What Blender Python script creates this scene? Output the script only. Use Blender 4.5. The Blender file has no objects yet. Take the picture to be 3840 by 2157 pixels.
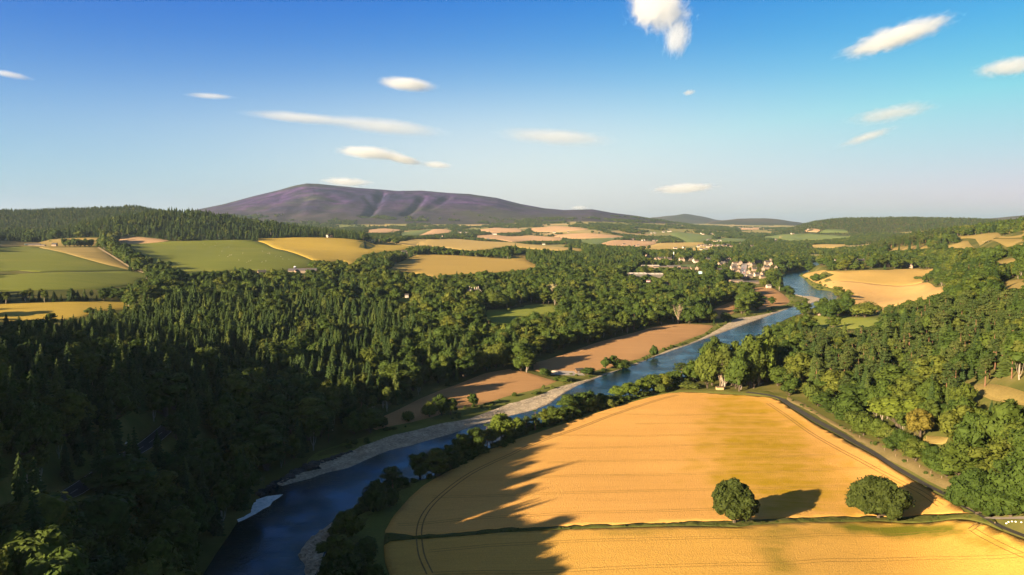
import bpy, bmesh, math, random
import numpy as np
from mathutils import Vector, Matrix, Euler, geometry
random.seed(4); RS = np.random.RandomState(7)
S = bpy.context.scene; COL = S.collection
R = math.radians
# ------------------------------------------------------------------ camera
CAM_H = 120.0
cam = bpy.data.cameras.new('camera'); camo = bpy.data.objects.new('camera', cam); COL.objects.link(camo)
cam.sensor_width = 36.0; cam.lens = 18.0 / math.tan(R(34.0)); cam.clip_start = 1.0; cam.clip_end = 200000.0
PITCH = R(4.715)
camo.location = (0, 0, CAM_H); camo.rotation_euler = (R(90) - PITCH, 0, 0); S.camera = camo
# ------------------------------------------------------------------ sky and sun
SKY_CURVE, SKY_L = ((2.80, 26.0, 1.7), (1.60, 6.0, 0.62), (0.40, 1.22, 0.74)), 4.35
SUN_EL, SUN_AZ = 16.5, 231.0          # bearing of the sun from +Y towards +X
W = bpy.data.worlds.new('World'); S.world = W; W.use_nodes = True
nt = W.node_tree; bg = nt.nodes['Background']
sky = nt.nodes.new('ShaderNodeTexSky'); sky.sky_type = 'NISHITA'; sky.sun_disc = False
sky.sun_elevation = R(SUN_EL); sky.sun_rotation = R(SUN_AZ); sky.altitude = 100; sky.air_density = 1.0; sky.dust_density = 0.6; sky.ozone_density = 3.0
# the photograph's deep, strongly graded sky: a tone curve for each channel of the sky colour
sp_ = nt.nodes.new('ShaderNodeSeparateColor'); cb_ = nt.nodes.new('ShaderNodeCombineColor'); nt.links.new(sky.outputs[0], sp_.inputs[0])
def mth(op, a, b):
    n = nt.nodes.new('ShaderNodeMath'); n.operation = op
    for k, v in enumerate((a, b)):
        if hasattr(v, 'links'): nt.links.new(v, n.inputs[k])
        else: n.inputs[k].default_value = v
    return n.outputs[0]
tg_ = nt.nodes.new('ShaderNodeTexCoord'); sg_ = nt.nodes.new('ShaderNodeSeparateXYZ'); nt.links.new(tg_.outputs['Generated'], sg_.inputs[0])
hr_ = nt.nodes.new('ShaderNodeMapRange'); hr_.interpolation_type = 'SMOOTHSTEP'; hr_.inputs[1].default_value = .29; hr_.inputs[2].default_value = .55; nt.links.new(sg_.outputs[2], hr_.inputs[0]); high_ = hr_.outputs[0]   # overhead the sky is its plain self
for ch, (p_, g_, mx) in enumerate(SKY_CURVE):
    base_ = mth('MINIMUM', mth('MULTIPLY', sp_.outputs[ch], 0.047), 0.45)
    x_ = mth('POWER', mth('MINIMUM', mth('MULTIPLY', sp_.outputs[ch], 0.047), 0.45), p_)
    low_ = mth('MINIMUM', mth('MULTIPLY', x_, g_), mx)
    val_ = mth('ADD', mth('MULTIPLY', low_, mth('SUBTRACT', 1.0, high_)), mth('MULTIPLY', mth('MULTIPLY', base_, 1.7), high_))
    nt.links.new(mth('MULTIPLY', val_, SKY_L), cb_.inputs[ch])
# a thin milky veil of high cloud, thickest low down and towards the head of the valley
tc_ = nt.nodes.new('ShaderNodeTexCoord'); sx_ = nt.nodes.new('ShaderNodeSeparateXYZ'); nt.links.new(tc_.outputs['Generated'], sx_.inputs[0])
def wramp(fac, stops):
    n = nt.nodes.new('ShaderNodeValToRGB'); n.color_ramp.interpolation = 'B_SPLINE'; e = n.color_ramp.elements
    while len(e) < len(stops): e.new(.5)
    for el, (p, c) in zip(e, stops): el.position = p; el.color = (c, c, c, 1) if not isinstance(c, tuple) else (*c, 1)
    nt.links.new(fac, n.inputs[0]); return n.outputs[0]
amount = wramp(sx_.outputs[2], [(0.0, .84), (0.07, .80), (0.115, .68), (0.15, .45), (0.185, .22), (0.225, .08), (0.28, .01), (0.45, 0.0)])
tint = wramp(sx_.outputs[2], [(0.0, (.70, .62, .54)), (0.035, (.80, .765, .70)), (0.08, (.80, .81, .79)), (0.15, (.73, .80, .85)), (0.3, (.70, .80, .88))])
ahead = mth('MULTIPLY', mth('SUBTRACT', sx_.outputs[0], .04), 2.3); ahead = mth('POWER', 2.718, mth('MULTIPLY', mth('MULTIPLY', ahead, ahead), -1.0))
ahead = mth('ADD', .30, mth('MULTIPLY', ahead, .70)); ahead = mth('MULTIPLY', ahead, mth('ADD', .7, mth('MULTIPLY', mth('MAXIMUM', sx_.outputs[1], 0.0), .3)))
vm = nt.nodes.new('ShaderNodeMix'); vm.data_type = 'RGBA'; nt.links.new(mth('MULTIPLY', amount, ahead), vm.inputs[0]); nt.links.new(cb_.outputs[0], vm.inputs[6])
vs_ = nt.nodes.new('ShaderNodeVectorMath'); vs_.operation = 'SCALE'; vs_.inputs['Scale'].default_value = SKY_L; nt.links.new(tint, vs_.inputs[0]); nt.links.new(vs_.outputs[0], vm.inputs[7])
nt.links.new(vm.outputs[2], bg.inputs[0]); bg.inputs[1].default_value = 0.06
sl = bpy.data.lights.new('sun', 'SUN'); sl.energy = 5.0; sl.angle = R(0.53); sl.color = (1.0, 0.77, 0.50)
so = bpy.data.objects.new('sun', sl); COL.objects.link(so)
sdir = Vector((math.sin(R(SUN_AZ)) * math.cos(R(SUN_EL)), math.cos(R(SUN_AZ)) * math.cos(R(SUN_EL)), math.sin(R(SUN_EL))))
so.rotation_euler = sdir.to_track_quat('Z', 'Y').to_euler(); so.location = sdir * 500
S.view_settings.view_transform = 'Standard'; S.view_settings.look = 'None'
S.view_settings.exposure = 2.1; S.view_settings.gamma = 1.0; S.view_settings.use_curve_mapping = False
cy = S.cycles
cy.max_bounces = 6; cy.diffuse_bounces = 2; cy.glossy_bounces = 3; cy.transmission_bounces = 4; cy.volume_bounces = 4; cy.transparent_max_bounces = 8
cy.use_denoising = True; cy.sample_clamp_indirect = 4.0; cy.use_adaptive_sampling = True; cy.adaptive_threshold = 0.015
# ------------------------------------------------------------------ survey data: world metres, +Y up the valley
CTRL = [[76.9,348.1,2.0],[18.1,299.3,2.0],[135.1,413.3,2.5],[156.5,319.2,3.0],[107.4,490.0,2.0],[28.7,249.8,2.0],[96.0,248.8,2.5],[170.6,260.1,3.0],[42.1,709.7,2.5],[125.1,758.7,2.5],[-10.7,529.4,2.5],[-59.2,466.9,2.5],[446.6,1283.1,3.0],[232.8,955.7,2.5],[640.3,1413.8,6.0],[908.5,1800.2,8.0],[487.2,1140.0,4.0],[685.0,1250.2,6.0],[416.2,915.6,5.0],[187.1,576.1,3.0],[-60.5,392.5,2.0],[-108.5,383.9,2.5],[179.8,510.8,2.5],[196.3,331.7,3.0],[189.5,411.6,3.0],[-113.0,304.9,1.5],[-156.7,263.1,25.0],[-160.9,327.9,25.0],[-139.6,206.7,27.0],[-244.2,356.5,38.0],[-373.2,548.3,38.0],[-309.6,453.9,40.0],[-380.1,663.0,42.0],[-452.9,667.6,45.0],[-360.6,729.9,38.0],[-234.8,499.3,32.0],[-144.1,460.8,14.0],[-146.7,715.5,13.0],[-330.2,912.2,32.0],[-142.2,387.0,10.0],[-201.0,382.6,32.0],[-205.6,533.3,26.0],[-528.3,884.4,58.0],[-491.7,998.5,50.0],[-625.3,925.3,60.0],[-1053.0,1562.9,76.0],[-731.9,1346.7,68.0],[-569.5,1251.4,52.0],[-512.1,1324.0,55.0],[-463.0,1503.7,58.0],[-569.0,2060.2,62.0],[-418.2,2060.2,62.0],[-765.4,2490.1,72.0],[-519.1,2559.1,68.0],[-314.9,1778.8,42.0],[-102.7,1418.8,28.0],[-135.2,1870.0,38.0],[9.7,1543.9,28.0],[10.7,926.5,11.0],[-86.3,870.3,13.0],[-211.6,1036.6,20.0],[124.5,2123.6,38.0],[247.2,2227.2,34.0],[184.0,1120.3,6.0],[295.7,1600.7,12.0],[508.6,1665.6,12.0],[917.5,3120.3,24.0],[146.4,1314.6,14.0],[337.1,1389.0,8.0],[247.9,4234.7,45.0],[718.2,4404.1,42.0],[-176.6,3839.4,52.0],[-493.4,5025.3,86.0],[32.8,5240.8,90.0],[1087.9,5055.2,70.0],[516.6,4666.2,86.0],[1588.1,4965.9,45.0],[1917.1,4517.0,40.0],[2162.3,4801.0,55.0],[1493.8,4012.2,28.0],[1042.7,2796.9,12.0],[1047.5,2462.9,12.0],[699.1,1036.2,74.6],[882.8,1452.8,85.2],[1061.1,1576.1,92.1],[1306.1,2248.1,91.9],[1075.8,2032.9,73.4],[854.7,1696.9,54.5],[1283.4,1908.7,114.0],[483.6,759.0,52.8],[858.8,1540.6,12.0],[668.2,1115.1,47.7],[315.8,655.3,22.0],[404.1,595.9,56.2],[364.1,621.1,43.6],[216.7,336.2,42.7],[206.5,365.7,35.9],[235.8,460.8,14.0],[210.8,389.6,5.0],[195.5,284.2,39.2],[196.2,282.3,4.0],[209.6,336.3,6.0],[251.8,624.1,10.0],[204.6,473.3,6.0],[-400.0,0.0,64.0],[0.0,0.0,20.0],[0.0,100.0,6.0],[150.0,100.0,4.0],[300.0,150.0,12.0],[-100.0,100.0,18.0],[500.0,200.0,70.0],[300.0,-200.0,20.0],[-300.0,-400.0,90.0],[800.0,0.0,110.0],[0.0,-600.0,60.0],[-1500.0,500.0,110.0],[-1200.0,1500.0,100.0],[-2500.0,2500.0,120.0],[2000.0,500.0,150.0],[2500.0,2500.0,160.0],[0.0,9000.0,110.0],[-6000.0,6500.0,140.0],[6000.0,7000.0,140.0],[0.0,20000.0,130.0],[-12000.0,16000.0,140.0],[12000.0,16000.0,140.0],[-8000.0,-2000.0,140.0],[8000.0,-2000.0,140.0],[0.0,-8000.0,120.0],[0.0,30000.0,120.0]]
RIVER = [[-99.1,222.3],[-106.3,251.9],[-108.4,269.8],[-109.8,285.7],[-111.1,298.0],[-107.0,308.3],[-111.3,325.8],[-111.8,337.0],[-109.4,350.2],[-105.8,367.2],[-100.1,375.6],[-89.7,388.9],[-83.6,395.1],[-74.7,387.4],[-70.2,393.5],[-55.6,409.8],[-45.2,422.0],[-33.2,435.7],[-23.6,448.7],[-12.3,463.3],[-0.0,488.2],[7.0,495.5],[18.1,510.6],[28.7,529.5],[38.5,543.9],[50.3,562.2],[61.6,581.7],[73.7,602.6],[87.7,621.2],[106.1,645.1],[126.1,679.8],[140.4,703.5],[152.8,723.6],[177.3,756.0],[208.9,810.4],[241.2,873.1],[269.5,928.9],[237.6,864.4],[256.6,903.4],[285.5,961.2],[311.1,982.1],[345.3,1017.5],[369.0,1047.0],[401.7,1091.2],[428.6,1132.1],[456.4,1173.2],[487.6,1228.9],[492.9,1281.0],[488.0,1299.3],[495.7,1331.8],[528.9,1455.6],[543.4,1529.0],[569.5,1610.2],[615.4,1732.9],[657.2,1837.7],[705.3,1923.1],[753.6,1977.3],[821.3,2090.6],[879.7,2217.6],[1010.7,2545.0],[1009.9,2489.6],[975.0,2313.1],[912.3,2190.9],[858.5,2114.8],[793.3,1998.9],[752.9,1935.3],[684.1,1801.4],[674.8,1766.5],[646.7,1669.3],[604.8,1542.0],[583.4,1467.3],[566.7,1399.5],[579.0,1378.3],[558.1,1299.3],[527.0,1220.6],[503.2,1196.5],[463.4,1122.3],[428.4,1082.0],[390.9,1020.9],[361.9,982.1],[331.1,931.4],[312.6,898.9],[275.7,810.4],[244.7,756.0],[214.5,708.4],[185.4,657.7],[164.1,617.4],[149.9,595.5],[129.3,571.8],[114.6,552.9],[95.4,532.4],[77.9,515.9],[63.5,497.9],[47.7,481.1],[36.4,466.7],[21.3,450.7],[9.3,436.8],[0.0,420.9],[-5.1,409.8],[-14.4,398.3],[-24.6,381.4],[-32.2,364.5],[-39.6,352.7],[-47.2,346.5],[-52.9,340.5],[-58.2,333.6],[-61.1,319.4],[-62.8,308.3],[-66.4,298.0],[-68.2,284.1],[-68.4,268.3],[-67.4,251.9],[-64.1,222.3]]
HILLS = [["heather",5400,9000,12500,[[-24.131,81.5],[-22.835,270.8],[-20.763,342.8],[-18.632,438.4],[-17.001,503.6],[-15.898,554.9],[-15.009,583.7],[-14.229,580.8],[-13.389,568.9],[-11.404,540.5],[-9.678,524.6],[-8.518,507.5],[-6.762,513.7],[-4.698,487.3],[-3.216,478.7],[-1.133,432.7],[0.656,362.9],[2.446,311.4],[3.935,292.5],[6.008,301.3],[7.483,259.1],[9.24,226.2],[10.981,179.7],[12.704,133.7],[14.687,79.2]],1],["backwood",2700,3500,4600,[[-48.736,175.1],[-39.602,177.4],[-33.871,171.3],[-31.762,174.1],[-28.406,182.3],[-26.045,186.9],[-24.956,177.7],[-23.103,150.1],[-20.812,104.7]],2],["frontwood",1900,2350,3100,[[-31.395,92.8],[-29.599,110.4],[-27.976,126.5],[-26.548,138.6],[-24.843,146.6],[-22.845,145.9],[-21.311,139.3],[-19.746,129.2],[-17.065,113.0],[-14.301,96.3],[-12.607,86.6],[-10.889,76.7]],2],["bluehill",12500,15000,19000,[[9.247,150.8],[10.403,250.4],[11.837,310.7],[12.747,340.4],[14.108,278.8],[14.953,217.9],[16.345,149.9]],3],["bluehill",9500,11500,15000,[[13.839,120.0],[14.954,183.5],[16.337,211.8],[18.243,216.5],[19.584,182.0],[20.643,148.0],[21.949,97.8]],3],["eastwood",4400,6000,8500,[[19.342,64.0],[20.391,99.5],[21.426,131.6],[22.957,151.6],[25.44,159.4],[27.826,164.1],[30.116,155.1],[31.66,146.6],[33.907,127.8],[38.289,97.9]],2],["bluehill",9000,12000,15000,[[30.125,141.6],[31.871,194.2],[33.886,228.7],[38.241,271.8],[43.376,215.2],[46.405,102.8]],3],["bluehill",9000,14000,18000,[[-52.393,146.7],[-47.434,223.4],[-37.808,240.7],[-29.583,158.0]],3]]
SIDE_RIDGE = [[-114.2,-370.6,60.0],[-314.2,-120.6,63.3],[-332.2,-55.6,63.3],[-338.2,19.4,88.3],[-334.2,89.4,102.3],[-336.2,154.4,107.3],[-378.2,184.4,117.3],[-464.2,209.4,131.3],[-549.2,244.4,153.3],[-624.2,284.4,153.3],[-734.2,339.4,133.3],[-854.2,429.4,100.3]]
GULLIES = [[[[-1398.6,8250.5,0.0],[-1283.6,7406.7,0.0],[-1250.2,7019.7,0.0],[-1218.3,6622.4,0.0],[-1200.9,6292.6,0.0]],36,46],[[[-1423.5,7434.2,0.0],[-1312.2,7139.7,0.0],[-1250.2,7019.7,0.0]],22,36],[[[-895.8,7756.0,0.0],[-890.0,7242.4,0.0],[-902.0,6842.1,0.0],[-918.4,6524.9,0.0]],36,44],[[[-659.4,8020.8,0.0],[-683.8,7378.9,0.0],[-738.6,7161.8,0.0],[-787.7,6935.0,0.0]],28,46],[[[-1948.5,7230.8,0.0],[-1835.2,6426.6,0.0],[-1763.5,5952.4,0.0]],16,70],[[[-1605.7,7208.5,0.0],[-1612.7,6474.4,0.0],[-1682.5,6110.9,0.0]],14,80],[[[-2230.1,7287.6,0.0],[-2234.7,6831.5,0.0],[-2255.0,6379.7,0.0]],12,90]]
TOR = [-1140.4,8030.0,34.0,75.0]
ROAD_BED = [[-137.7,188.2,39.1],[-141.5,211.0,36.4],[-144.1,229.3,34.1],[-145.2,241.3,32.1],[-148.0,258.5,30.4],[-150.4,274.6,29.0],[-152.5,291.4,27.9],[-154.1,313.3,27.2],[-157.6,335.5,26.7],[-161.4,358.4,26.6]]
FIELDS = [["barley_field","barley1",0.7,[[110.9,528.3],[125.1,530.5],[136.6,526.8],[157.0,520.0],[174.8,510.5],[178.5,500.3],[178.7,478.2],[179.9,446.8],[182.1,415.1],[180.3,377.6],[179.1,350.1],[180.0,328.4],[179.7,305.9],[178.6,294.2],[177.4,289.6],[177.9,287.1],[166.8,298.5],[147.7,301.9],[119.5,296.8],[96.2,291.5],[83.9,289.9],[69.0,288.8],[48.0,287.2],[27.3,286.1],[0.0,284.5],[-17.1,282.9],[-37.7,284.8],[-49.1,287.0],[-49.7,289.4],[-48.7,302.9],[-44.9,323.5],[-40.4,338.0],[-31.6,356.9],[-22.4,374.4],[-12.3,393.9],[-0.0,409.9],[12.0,422.8],[31.6,445.6],[53.4,471.2],[74.7,494.7],[94.8,515.2]]],["barley_field","barley2",0.7,[[-47.9,276.1],[-46.2,279.5],[-37.2,280.9],[-16.9,279.4],[0.0,280.6],[27.0,282.9],[47.5,284.0],[68.1,284.7],[87.1,283.8],[94.3,286.2],[117.7,292.1],[148.0,297.0],[171.3,288.3],[174.9,283.3],[176.8,275.6],[177.7,266.8],[179.5,257.9],[183.5,242.5],[190.8,216.7],[173.3,195.5],[70.3,199.6],[-30.8,194.5],[-36.7,229.9],[-41.7,250.7],[-44.9,260.8]]],["stubble_field","stubble",0.25,[[19.6,640.5],[27.6,652.3],[48.4,686.5],[84.5,750.5],[119.7,798.5],[149.9,842.7],[183.2,889.5],[209.6,895.6],[234.5,894.7],[235.3,883.3],[211.9,829.9],[184.3,786.5],[156.3,740.4],[132.2,704.1],[113.5,671.2],[98.3,653.5],[82.8,628.9],[69.5,615.6],[60.4,611.4],[42.9,607.7],[24.1,601.6],[18.6,609.7]]],["stubble_field","stubble",0.25,[[-83.5,434.7],[-71.9,466.9],[-60.7,502.7],[-50.1,528.4],[-39.1,549.8],[-21.1,590.0],[-1.7,610.5],[0.0,604.9],[8.5,602.5],[27.1,576.6],[33.5,569.9],[19.3,544.9],[0.0,523.3],[-17.9,497.9],[-34.3,480.2],[-49.1,459.3],[-60.3,445.6],[-71.0,433.7],[-78.1,427.6]]],["stubble_field","stubble",0.25,[[432.7,1370.3],[472.2,1395.7],[471.7,1361.9],[461.4,1297.1],[441.2,1212.7],[430.5,1172.3],[409.0,1131.6],[386.3,1105.0],[368.5,1086.4],[352.2,1068.3],[360.1,1129.0],[400.4,1256.6]]],["stubble_field","stubble",0.25,[[278.4,1045.0],[309.9,1109.0],[351.1,1179.2],[315.7,1064.0],[286.1,994.5],[264.0,961.6],[253.0,958.5]]],["barley_field","barley3",0.7,[[692.1,1796.5],[694.0,1777.5],[659.8,1583.8],[710.4,1558.0],[776.6,1567.7],[871.4,1629.8],[888.5,1576.8],[856.9,1545.4],[821.9,1510.2],[788.0,1456.0],[763.5,1412.1],[679.8,1447.1],[606.7,1470.7],[622.0,1550.1],[651.9,1652.0]]],["barley_field","barley4",0.7,[[605.0,1466.3],[678.2,1443.6],[759.1,1403.8],[735.2,1327.1],[588.0,1022.2],[548.2,934.6],[547.1,947.4],[525.2,912.3],[516.1,917.2],[517.6,953.2],[516.3,986.4],[496.1,984.6],[461.8,940.5],[462.7,963.1],[467.7,1051.8],[509.7,1152.0],[539.7,1211.3],[583.3,1294.6],[602.2,1377.6],[592.6,1402.2]]],["lawn","lawn",0.15,[[351.7,917.5],[393.6,986.8],[409.4,990.4],[414.5,959.8],[425.4,961.5],[429.4,910.8],[424.0,874.8],[408.2,830.6],[375.4,778.1],[357.7,762.2],[357.2,801.7],[351.9,839.4],[334.7,860.8]]],["lawn","lawn",0.15,[[-33.5,876.3],[-30.0,946.2],[0.0,963.9],[20.0,1009.3],[40.6,1027.8],[63.0,1017.0],[61.0,968.2],[50.0,948.0],[24.4,922.9],[7.1,891.5],[-3.4,845.9],[-13.4,843.0]]],["barley_field","gold",0.6,[[-492.8,674.2],[-467.4,689.4],[-428.9,716.2],[-402.0,754.4],[-384.1,778.6],[-368.3,742.2],[-377.9,691.3],[-370.5,653.7],[-375.7,620.6],[-390.4,610.3],[-398.7,598.3],[-405.3,563.3]]],["pasture","green",0.2,[[-652.1,895.1],[-618.3,914.8],[-587.2,942.2],[-557.6,1000.3],[-549.3,1088.0],[-503.8,1063.8],[-489.2,1038.6],[-487.5,990.5],[-459.7,928.7],[-456.0,878.9],[-453.9,824.3],[-490.7,786.0],[-518.8,766.3],[-548.5,751.5]]],["pasture","green",0.2,[[-902.8,1242.5],[-1000.6,1484.8],[-1026.2,1617.3],[-901.0,1474.3],[-790.5,1339.0],[-727.8,1266.0],[-673.1,1209.0],[-613.3,1155.4],[-565.0,1116.3],[-567.2,1042.2],[-599.9,962.7],[-633.3,975.3],[-645.8,955.8],[-672.2,923.0]]],["dry_pasture","dry",0.25,[[-1082.9,1519.1],[-1207.2,1792.8],[-1076.1,1809.4],[-982.7,1811.9],[-969.6,1791.9],[-931.6,1700.0],[-967.7,1662.4],[-1021.0,1643.0],[-1049.9,1621.3],[-1023.9,1519.6],[-947.2,1327.9]]],["dry_pasture","dry",0.25,[[-996.8,1604.0],[-930.2,1597.8],[-873.1,1602.4],[-711.4,1338.3],[-639.9,1236.6],[-554.7,1110.3],[-574.0,1122.6],[-647.2,1190.3],[-718.2,1260.7],[-796.3,1348.9]]],["stubble_field","tan",0.25,[[-917.3,1754.0],[-938.1,1826.9],[-900.8,1838.7],[-850.5,1833.6],[-826.8,1828.6],[-852.5,1786.7],[-900.2,1743.0]]],["pasture","green",0.2,[[-880.7,1718.0],[-848.9,1779.0],[-816.6,1821.7],[-746.7,1874.0],[-668.8,1932.3],[-646.3,1919.3],[-614.0,1896.7],[-504.0,1692.6],[-412.9,1519.4],[-393.6,1488.1],[-368.3,1380.9],[-379.1,1299.3],[-402.0,1238.1],[-440.5,1241.7],[-460.8,1191.7],[-490.6,1188.1],[-480.7,1127.8],[-502.8,1162.1],[-564.7,1249.2],[-622.0,1283.3],[-710.5,1428.5]]],["barley_field","gold",0.6,[[-658.5,1956.1],[-600.9,2020.8],[-520.0,2122.7],[-465.5,2166.0],[-417.8,2167.8],[-322.8,2298.8],[-295.6,2229.7],[-298.9,2088.9],[-311.8,2030.3],[-352.8,1866.1],[-337.7,1637.3],[-318.1,1512.9],[-331.3,1509.9],[-355.7,1602.5],[-364.7,1534.1],[-389.6,1498.2],[-425.9,1567.6],[-525.6,1765.2],[-613.5,1910.5]]],["barley_field","pale",0.6,[[-466.0,2222.5],[-498.7,2776.9],[-378.0,2573.2],[-384.2,3019.4],[-355.0,3110.2],[-317.6,2781.7],[-291.5,2243.3],[-299.9,2262.5],[-345.9,2353.8],[-450.0,2505.4]]],["barley_field","gold2",0.6,[[-256.7,1467.6],[-249.6,1651.1],[-240.7,1928.0],[-224.5,1963.6],[-147.6,1968.1],[-42.8,1895.3],[-0.0,1866.8],[0.0,2032.3],[34.7,2035.7],[33.6,1830.7],[53.5,1699.9],[70.1,1668.5],[35.4,1585.6],[0.0,1520.3],[-52.1,1458.0],[-132.7,1398.2],[-118.5,1274.1],[-133.3,1330.7],[-159.5,1392.3],[-203.2,1443.1],[-234.5,1461.0]]],["barley_field","pale",0.6,[[-346.2,3033.0],[-263.0,3512.4],[-118.7,3331.1],[-0.1,3414.5],[74.1,3144.3],[150.6,2874.3],[240.9,2626.4],[224.9,2383.8],[155.7,2375.7],[58.5,2478.9],[0.0,2735.2],[-0.0,2735.2],[-81.2,2277.9],[-136.4,2204.9],[-205.3,2331.2],[-272.8,2387.9],[-298.8,2346.6]]],["stubble_field","tan",0.25,[[-250.3,4069.9],[-127.5,4429.6],[0.0,4320.4],[117.3,4481.6],[243.5,4328.4],[288.7,4162.2],[249.6,3971.9],[103.0,3936.0],[28.9,3679.5],[0.0,3584.0],[-85.9,3858.7]]],["stubble_field","tan",0.25,[[218.5,4514.3],[354.3,4514.9],[519.8,4415.7],[668.4,4441.9],[546.1,4172.9],[324.3,4130.5]]],["pasture","green2",0.2,[[326.2,3893.7],[481.5,4088.1],[684.2,4431.5],[519.3,3967.1],[416.2,3531.5],[359.3,3429.7]]],["stubble_field","tan",0.25,[[424.3,3600.6],[519.3,3967.1],[648.7,4130.2],[778.7,4018.9],[559.2,3283.9],[484.3,3301.4],[418.0,3324.9]]],["dry_pasture","pale",0.25,[[467.2,2923.2],[639.6,3488.0],[762.4,3881.7],[957.7,3850.1],[901.2,3547.5],[778.6,3397.0],[681.9,3061.4],[553.8,2915.2]]],["pasture","green2",0.2,[[1022.0,4914.3],[1121.7,5045.3],[1251.3,4782.1],[1190.5,4504.0],[1004.1,4037.2],[902.8,3918.2],[975.3,4436.0]]],["stubble_field","tan",0.25,[[-776.8,3928.0],[-889.1,4782.0],[-879.9,5290.9],[-692.1,4846.4],[-671.2,4034.2]]],["pasture","green2",0.2,[[-554.1,3523.0],[-599.8,4199.3],[-545.5,5267.3],[-466.2,3823.2]]],["stubble_field","tan",0.25,[[-463.4,3800.0],[-536.5,5213.4],[-465.2,5293.8],[-354.2,4652.9],[-451.8,3960.1]]],["stubble_field","tan",0.25,[[-235.4,5112.5],[-125.7,5587.6],[-0.1,5405.4],[41.2,5256.0],[97.2,4954.3],[0.0,4800.1],[-106.3,4722.5]]],["stubble_field","tan",0.25,[[118.0,5307.5],[331.7,5640.0],[486.8,4836.1],[373.4,4760.1],[251.1,4799.8],[147.1,4889.6]]],["dry_pasture","dry",0.25,[[1039.3,2159.6],[1060.2,2117.4],[1074.7,1966.7],[1078.2,1917.8],[1057.2,1952.9],[1034.6,2039.1]]],["pasture","dry",0.2,[[1076.9,1897.8],[1108.7,1893.3],[1137.2,1900.1],[869.1,1362.9],[820.5,1202.8],[804.9,1179.7],[786.0,1197.2],[1060.8,1771.0]]],["dry_pasture","dry",0.25,[[1178.4,2022.9],[1195.2,1985.2],[1225.2,1922.8],[873.9,1281.9],[839.6,1231.1],[867.6,1347.0],[1157.2,1892.6],[1156.8,1976.6]]],["dry_pasture","dry",0.25,[[687.7,1093.2],[708.2,1101.3],[712.1,1030.3],[691.4,1000.1],[680.2,1022.2],[671.9,1050.6]]],["dry_pasture","dry",0.25,[[505.0,795.8],[545.7,843.2],[552.8,829.1],[540.2,779.6],[486.7,701.7],[493.1,746.2],[495.0,772.1]]],["pasture","pale",0.2,[[1286.2,3455.2],[1480.6,3609.8],[1490.8,3396.0],[1337.6,3120.5],[1301.9,3235.0]]],["pasture","green2",0.2,[[1629.8,4842.3],[1736.6,4823.7],[1894.9,4426.5],[1947.4,4311.6],[1834.1,4283.2],[1589.9,4335.0]]],["stubble_field","tan",0.25,[[1836.7,4790.1],[1930.2,4901.7],[1913.3,4717.1],[1868.5,4666.0]]],["pasture","green2",0.2,[[1875.2,4621.8],[1950.7,4733.4],[2021.3,4639.8],[1990.9,4514.6],[1927.7,4588.7]]],["dry_pasture","dry",0.25,[[245.6,413.3],[244.2,390.9],[237.3,346.7],[236.9,329.1],[231.8,321.6],[231.2,337.3],[231.6,356.8],[234.8,371.4]]],["dry_pasture","dry",0.25,[[204.6,367.2],[207.0,353.4],[204.4,351.6],[201.7,361.8]]],["stubble_field","tan",0.25,[[2090.3,7139.8],[2381.6,7624.4],[2519.7,7479.1],[2259.4,6886.0],[1985.1,6559.5]]],["pasture","green2",0.2,[[1419.3,4454.3],[1732.9,5139.7],[1754.1,4917.0],[1762.8,4659.3],[1606.4,4243.2],[1569.9,4338.5],[1640.5,4794.9]]],["pasture","green2",0.2,[[1115.3,4198.5],[1249.2,4487.9],[1385.6,4430.3],[1231.4,4064.1],[1080.2,3948.7]]],["dry_pasture","pale",0.25,[[599.8,2857.0],[708.4,3086.2],[825.5,3249.1],[850.0,3162.1],[725.0,2908.7],[631.4,2809.9]]],["lawn","green2",0.15,[[398.7,1941.5],[457.2,1997.1],[491.4,2008.0],[468.0,1919.7],[420.0,1866.0],[417.9,1889.9]]],["lawn","lawn",0.2,[[-246.1,1054.7],[-224.2,1083.3],[-189.1,1046.4],[-162.7,1053.7],[-121.1,1042.4],[-129.2,1008.7],[-150.3,1016.7],[-185.2,1024.7],[-217.5,1050.7]]]]
GRAVELS = [[[-106.1,342.1],[-96.5,351.8],[-90.3,360.8],[-81.4,367.5],[-73.9,383.1],[-66.1,396.7],[-55.2,406.6],[-44.8,418.6],[-33.0,432.4],[-23.5,446.6],[-12.1,458.2],[-0.0,472.0],[6.8,478.7],[15.0,487.1],[25.0,503.7],[38.0,537.7],[50.4,563.4],[61.8,582.9],[58.9,581.9],[43.6,561.3],[32.2,546.3],[18.5,522.6],[7.2,507.2],[0.0,498.5],[-0.0,500.8],[-12.7,479.1],[-27.2,457.0],[-42.4,445.9],[-56.2,430.2],[-66.9,420.5],[-77.8,404.2],[-83.9,396.6],[-89.4,387.4],[-95.0,380.1],[-98.1,374.4],[-93.3,366.1],[-100.6,360.8],[-105.9,355.6],[-109.2,344.3]],[[-77.1,267.3],[-77.7,278.8],[-75.3,287.9],[-72.7,297.5],[-71.3,295.7],[-70.5,285.4],[-70.1,272.6],[-68.0,259.1],[-68.3,252.9],[-68.3,246.2],[-71.1,253.1],[-73.3,260.9]],[[483.5,1287.4],[491.0,1276.1],[503.4,1268.9],[501.8,1218.0],[483.3,1194.1],[460.4,1163.5],[453.8,1166.4],[477.4,1209.1],[480.6,1227.7],[481.4,1259.6]]]
SHINGLE = [[[61.8,582.9],[73.9,603.8],[87.8,622.3],[106.4,646.4],[126.4,681.2],[140.6,704.9],[153.1,725.0],[177.7,757.6],[209.3,812.2],[241.7,875.0],[277.5,941.6],[240.7,871.3],[257.7,907.5],[286.3,964.0],[312.1,985.3],[346.6,1021.3],[370.5,1051.2],[403.5,1096.0],[430.5,1137.1],[458.3,1178.1]]]
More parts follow.
